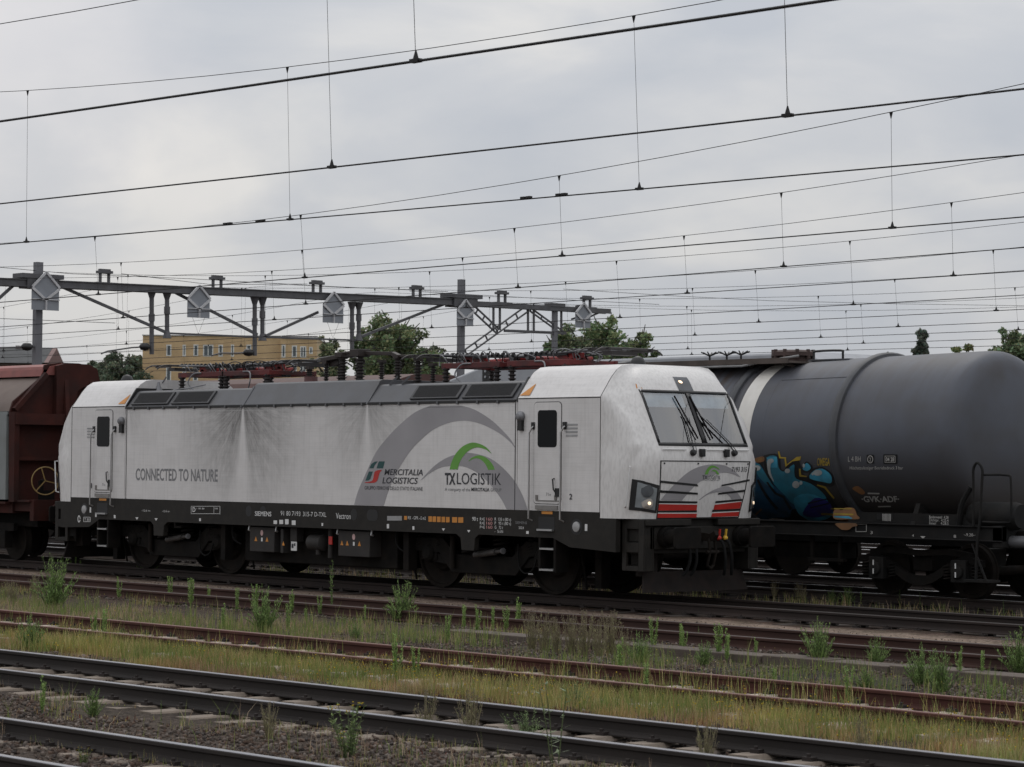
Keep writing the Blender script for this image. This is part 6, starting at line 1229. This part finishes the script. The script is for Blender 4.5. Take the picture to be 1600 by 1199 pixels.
# thin growth on the ballast in front
Ls = []
x, y = scatter(26000, -19.6, -16.9, .0205, r, x0=4, dens=cl(.7, .58, 5, 19)); n = len(x); Ls.append(blades(x, y, r.uniform(.03, .13, n), np.full(n, .005), pick(OLV+GRN+DRY, n, r), seed=10))
x, y = scatter(8000, -19.4, -16.9, .0205, r, x0=4, dens=cl(.5, .66, 8, 21)); n = len(x); Ls.append(blades(x, y, r.uniform(.02, .07, n), np.full(n, .012), pick(RED+OLV, n, r), seed=11))
x, y = scatter(700, -19.5, -16.9, .0205, r, x0=4, dens=cl(.8, .5, 4, 55)); n = len(x); k = r.integers(3, 12, n); x = np.repeat(x, k)+r.normal(0, .05, k.sum()); y = np.repeat(y, k)+r.normal(0, .05, k.sum()); n = len(x); Ls.append(blades(x, y, r.uniform(.06, .3, n), np.full(n, .006), pick(GRN+DRY, n, r), lean=.45, seed=56))
V, F_, C = merge(Ls); T(mesh_np('ballast_grass', V, F_, cols=C, m=MGRS), kind='stuff')
def dots(x, y, z, s, col, seed):
    rr = np.random.default_rng(seed); n = len(x); c = np.stack([x, y, z], 1); O = np.array([[1, 0, 0], [-1, 0, 0], [0, 1, 0], [0, -1, 0], [0, 0, .7], [0, 0, -.7]]); V = (c[:, None, :]+O[None]*s[:, None, None]).reshape(-1, 3)
    f = np.array([[0, 2, 4], [2, 1, 4], [1, 3, 4], [3, 0, 4], [2, 0, 5], [1, 2, 5], [3, 1, 5], [0, 3, 5]]); return V, (np.arange(n)[:, None, None]*6+f[None]).reshape(-1, 3), np.repeat(col, 6, 0)
x, y = scatter(4200, -14.0, -11.9, .0155, r, dens=cl(1.0, .3, 2.5, 22)); n = len(x); a = dots(x, y, gz(x, y)+r.uniform(.06, .26, n), r.uniform(.007, .014, n), pick([(.5, .36, .03), (.55, .42, .05), (.42, .3, .03)], n, r), 1)
x, y = scatter(500, -10.2, -7.3, .006, r); n = len(x); b = dots(x, y, gz(x, y)+r.uniform(.1, .25, n), r.uniform(.006, .011, n), pick([(.45, .4, .2), (.5, .42, .08)], n, r), 2)
V, F_, C = merge([a, b]); T(mesh_np('yellow_flowers', V, None, F_, cols=C, m=MGRS), kind='stuff')
# loose ballast stones
def stones(x, y, s, col, seed):
    rr = np.random.default_rng(seed); n = len(x); cube = np.array([[a, b, c] for a in (-1, 1) for b in (-1, 1) for c in (-1, 1)], float)*.6
    f = np.array([(0, 1, 3, 2), (4, 6, 7, 5), (0, 4, 5, 1), (2, 3, 7, 6), (0, 2, 6, 4), (1, 5, 7, 3)]); J = cube[None]*rr.uniform(.45, 1.15, (n, 8, 1))*rr.uniform(.6, 1.2, (n, 1, 3))
    a = rr.uniform(0, 6.28, n); b = rr.uniform(-.8, .8, n); ca, sa, cb, sb = np.cos(a), np.sin(a), np.cos(b), np.sin(b)
    X, Y_, Z = J[..., 0], J[..., 1], J[..., 2]; Y2 = Y_*cb[:, None]-Z*sb[:, None]; Z2 = Y_*sb[:, None]+Z*cb[:, None]; X3 = X*ca[:, None]-Y2*sa[:, None]; Y3 = X*sa[:, None]+Y2*ca[:, None]
    V = np.stack([X3, Y3, Z2], -1)*s[:, None, None]+np.stack([x, y, gz(x, y)+s*.25], 1)[:, None, :]; return V.reshape(-1, 3), (np.arange(n)[:, None, None]*8+f[None]).reshape(-1, 4), np.repeat(col, 8, 0)
STO = [(.085, .066, .054), (.115, .092, .077), (.07, .05, .039), (.1, .066, .049), (.15, .125, .108), (.055, .045, .04), (.085, .057, .043)]
Ls = []
for nn, y0, y1, sl, x0, sz, dn in ((26000, -19.7, -16.8, .0205, 5, (.012, .036), cl(.8, .3, 3, 31)), (5000, -16.6, -15.2, .0202, 4, (.01, .026), None), (7000, -15.1, -14.1, .0202, 4, (.014, .04), None), (16000, -14.9, -13.7, .0195, 2, (.014, .042), cl(.6, .2, 3, 33)), (9000, -22, -19.6, .0209, 8, (.014, .04), None), (20000, -9.8, -7.3, .004, 11, (.01, .035), cl(.6, .25, 3, 34)), (9000, -10.3, -7.3, .006, -12, (.01, .03), cl(.8, .5, 4, 35)), (8000, -6.6, -2, 0, -12, (.006, .02), None), (5000, -6.4, -6.0, 0, -10, (.01, .03), None)):
    x, y = scatter(nn, y0, y1, sl, r, x0=x0, dens=dn); n = len(x); Ls.append(stones(x, y, r.uniform(*sz, n), pick(STO, n, r), nn))
V, F_, C = merge(Ls); T(mesh_np('loose_stones', V, F_, cols=C, m=MSTN), kind='stuff')

# single weeds
MWD = attr_mat('weed_leaves', .75, .35)
def weed_parts(kind, seed):
    rr = np.random.default_rng(seed); stem = MB(); LV = []; LC = []; FV = []; n_st = {'bush': 60, 'spire': 5, 'tuft': 46, 'ragwort': 16, 'low': 40, 'leafy': 3, 'stalk': 2}[kind]
    spread = {'bush': .42, 'spire': .16, 'tuft': .3, 'ragwort': .45, 'low': .8, 'leafy': .3, 'stalk': .08}[kind]
    leafc = {'bush': [(.13, .2, .065), (.17, .24, .08)], 'spire': [(.17, .26, .08), (.22, .3, .1)], 'tuft': [(.3, .28, .15), (.25, .26, .12)], 'ragwort': [(.1, .145, .055), (.13, .17, .06)], 'low': [(.12, .175, .075), (.16, .21, .09)], 'leafy': [(.17, .2, .13), (.14, .18, .1)], 'stalk': [(.13, .2, .06), (.12, .18, .06)]}[kind]
    for i in range(n_st):
        a = rr.uniform(0, 6.28); d = spread*rr.random()**.8; hh = rr.uniform(.4, 1.08) if n_st > 6 else rr.uniform(.7, 1); hh *= (1-.35*(d/spread)**2) if kind in ('bush', 'low') else 1
        p0 = np.array([math.cos(a)*d*.25, math.sin(a)*d*.25, 0]); p1 = np.array([math.cos(a)*d, math.sin(a)*d, hh]); mid = (p0+p1)/2+np.array([0, 0, .06])+rr.normal(size=3)*.015
        stem.tube([tuple(p0), tuple(mid), tuple(p1)], [.008, .006, .0035], 4)
        nl = {'bush': 26, 'spire': 70, 'tuft': 6, 'ragwort': 20, 'low': 18, 'leafy': 14, 'stalk': 60}[kind]
        for k in range(nl):
            t = rr.uniform(.1, 1) if kind != 'tuft' else rr.uniform(.05, 1); q = (1-t)**2*p0+2*t*(1-t)*mid+t*t*p1; b = rr.uniform(0, 6.28); L_ = {'bush': .1, 'spire': .1, 'tuft': .14, 'ragwort': .12, 'low': .11, 'leafy': .15, 'stalk': .06}[kind]*rr.uniform(.6, 1.2)*(1.15-.5*t)
            up = {'bush': 1.5, 'spire': 1.1, 'stalk': 1.0, 'tuft': 1.6, 'leafy': .35}.get(kind, .6); dr = np.array([math.cos(b), math.sin(b), up*rr.uniform(.5, 1.3)]); dr /= np.linalg.norm(dr); sd = np.cross(dr, [0, 0, 1.]); sd /= np.linalg.norm(sd)+1e-6; w_ = L_*{'tuft': .05, 'leafy': .16, 'ragwort': .2, 'bush': .1}.get(kind, .17)
            LV += [q, q+dr*L_*.5+sd*w_, q+dr*L_, q+dr*L_*.5-sd*w_]; c = np.array(leafc[rr.integers(0, 2)])*rr.uniform(1.0, 1.75); LC += [c]*4
        if kind == 'tuft':
            for k in range(7): c = p1+rr.normal(size=3)*.02-np.array([0, 0, .02*k]); FV.append((c, .013, (.2, .16, .12)))
        if kind == 'ragwort' and rr.random() < .6:
            for k in range(4): FV.append((p1+rr.normal(size=3)*.035, .018, (.55, .4, .03)))
    LV = np.array(LV); LC = np.array(LC); fl = None
    if FV: X = np.array([f[0] for f in FV]); fl = dots(X[:, 0], X[:, 1], X[:, 2], np.array([f[1] for f in FV]), np.array([f[2] for f in FV]), seed)
    return stem, LV, LC, fl
MSTM = {'tuft': M('dry_stem', (.2, .17, .1), rough=.8), 'x': M('green_stem', (.075, .1, .035), rough=.8)}
NMS = {'bush': 'bushy_weed', 'spire': 'spire_weed', 'tuft': 'seeding_grass', 'ragwort': 'ragwort', 'low': 'low_weed', 'leafy': 'leafy_weed', 'stalk': 'stalk_weed'}
WD = [ # u, v of the foot, height in pixels, kind
 (85, 950, 72, 'bush', 'big bushy weed at the far left between the two rusty tracks'), (46, 1016, 50, 'bush', 'bushy green weed at the left end of the yellow verge beside the running track'), (413, 987, 62, 'bush', 'bushy green weed half way between the hand wheel and the logo, on the rusty strip'), (627, 974, 58, 'bush', 'round bushy weed below the front bogie of the locomotive, against the brown rail'), (519, 956, 72, 'stalk', 'lone tall green stalk rising over the brown rail below the locomotive'),
 (65, 1118, 56, 'spire', 'upright pale green stalks in the gravel at the left, before the polished rail'), (146, 1122, 40, 'bush', 'small bushy weed in the gravel right of the pale green stalks'), (252, 1135, 34, 'stalk', 'small single green stalk in the middle of the front gravel'), (546, 1190, 78, 'ragwort', 'large flowering ragwort at the bottom middle in the front gravel'), (868, 1200, 118, 'leafy', 'tall silvery leafy weed in front of the second running track'), (665, 1150, 60, 'tuft', 'dry seeding stalks crossing the second running track rails'), (420, 1160, 50, 'tuft', 'dry seeding stalks in the front gravel left of the ragwort'), (1345//1, 1195, 60, 'tuft', 'dry stalks at the bottom right before the polished rail'), (820, 1160, 50, 'low', 'grey green weed left of the silvery leafy weed'), (1103, 1196, 60, 'tuft', 'dry stalks at the bottom edge right of the leafy weed'), (735, 1165, 74, 'tuft', 'thin dry stalks between ragwort and leafy weed'), (130, 1198, 26, 'ragwort', 'yellow flowering weed at the bottom left corner between the rails'),
 (185, 940, 34, 'spire', None), (265, 942, 36, 'spire', None), (298, 950, 45, 'spire', None), (325, 948, 30, 'spire', None), (370, 958, 34, 'spire', None), (398, 958, 44, 'spire', None), (455, 962, 36, 'spire', None), (500, 965, 30, 'spire', None), (570, 975, 28, 'spire', None), (148, 1000, 44, 'spire', None), (163, 1005, 48, 'spire', None), (240, 985, 22, 'spire', None), (350, 985, 40, 'spire', None), (450, 985, 38, 'spire', None), (478, 975, 24, 'spire', None), (620, 1065, 70, 'spire', None), (648, 1065, 52, 'spire', None), (725, 990, 40, 'spire', None), (745, 995, 45, 'spire', None), (770, 992, 36, 'spire', None), (790, 990, 40, 'spire', None), (808, 988, 48, 'spire', None),
 (830, 1015, 52, 'tuft', None), (850, 1018, 50, 'tuft', None), (870, 1020, 48, 'tuft', None), (893, 1022, 55, 'tuft', None), (912, 1024, 60, 'tuft', None), (935, 1026, 52, 'tuft', None), (955, 1020, 58, 'tuft', None), (975, 1028, 40, 'tuft', None), (1000, 1036, 45, 'bush', None), (1020, 1020, 52, 'spire', None), (1064, 1018, 40, 'spire', None), (1068, 1022, 38, 'spire', None), (1100, 1038, 36, 'bush', None), (1122, 1030, 56, 'spire', None), (1135, 1034, 50, 'spire', None), (1090, 1008, 26, 'stalk', None),
 (1280, 1040, 62, 'bush', 'tall bushy weed on the cable trough right of the locomotive nose'), (1370, 1044, 42, 'bush', 'rounded bright green weed on the cable trough between two taller weeds'), (1470, 1082, 62, 'bush', None), (1440, 1072, 58, 'bush', None), (1500, 1062, 50, 'spire', None), (1535, 1062, 40, 'spire', None), (1592, 1058, 66, 'bush', 'bushy weed cut by the right edge, against the brown rail'), (1352, 1075, 34, 'bush', None), (1325, 1105, 60, 'spire', None), (1210, 1080, 40, 'spire', None), (1545, 1100, 34, 'spire', None), (1567, 1105, 36, 'spire', None), (1240, 1075, 26, 'low', None), (1180, 1030, 30, 'spire', None),
 (1248, 938, 24, 'tuft', None), (1256, 940, 22, 'tuft', None), (1300, 942, 22, 'bush', None), (1325, 944, 26, 'bush', None), (1345, 944, 22, 'spire', None), (1364, 942, 14, 'spire', None), (1406, 948, 26, 'stalk', None), (1437, 950, 24, 'stalk', None), (1503, 954, 24, 'stalk', None), (1569, 959, 22, 'stalk', None), (1210, 936, 24, 'tuft', None), (1290, 940, 20, 'spire', None),
 (78, 888, 18, 'spire', None), (98, 888, 20, 'spire', None), (110, 889, 15, 'spire', None), (118, 889, 18, 'spire', None), (230, 900, 40, 'bush', 'dark feathery weed in front of the left bogie of the locomotive'), (125, 889, 14, 'spire', None),
 (20, 945, 34, 'tuft', None), (8, 942, 28, 'tuft', None), (55, 938, 34, 'tuft', None), (700, 1005, 40, 'spire', None), (555, 1000, 24, 'bush', None), (970, 1060, 60, 'spire', None), (1010, 1085, 46, 'spire', None), (900, 1108, 40, 'low', None)]
GL = {'spire': ('upright pale green weed with thin leafy stems among the rusty tracks', 'upright weeds among the tracks'), 'tuft': ('dry straw coloured seeding grass clump among the rusty tracks', 'dry grass clumps among the tracks'), 'bush': ('bushy green weed among the rusty tracks', 'bushy weeds among the tracks'), 'low': ('low green weed beside the running rails', 'low weeds beside the rails'), 'stalk': ('single slender green stalk beside the tank wagon track', 'slender stalks by the tank wagon')}
cache = {}
for i, (u, v, hp, kd, lb) in enumerate(WD):
    p = atz(u, v, -.2); p.z = float(gz(p.x, p.y))-.01; h = 1.15*hp*depth(p)/FPX; key = (kd, i % 3)
    o = T(empty(NMS[kd], p, i*1.7), lb or GL[kd][0], 'weed', None if lb else GL[kd][1]); o.scale = (h, h, h)
    if kd in ('bush', 'ragwort'): o.scale = (h*1.15, h*1.15, h)
    if key not in cache:
        st, LV, LC, fl = weed_parts(kd, 40+7*(i % 3)+len(kd)); a = st.build('stem', MSTM['tuft' if kd == 'tuft' else 'x'], o, 0, fixn=False); b = mesh_np('foliage', LV if fl is None else np.concatenate([LV, fl[0]]), np.arange(len(LV)).reshape(-1, 4), None if fl is None else fl[1]+len(LV), cols=LC if fl is None else np.concatenate([LC, fl[2]]), m=MWD, parent=o); cache[key] = [a, b]
    else:
        for q in cache[key]: c = q.copy(); COL.objects.link(c); c.parent = o
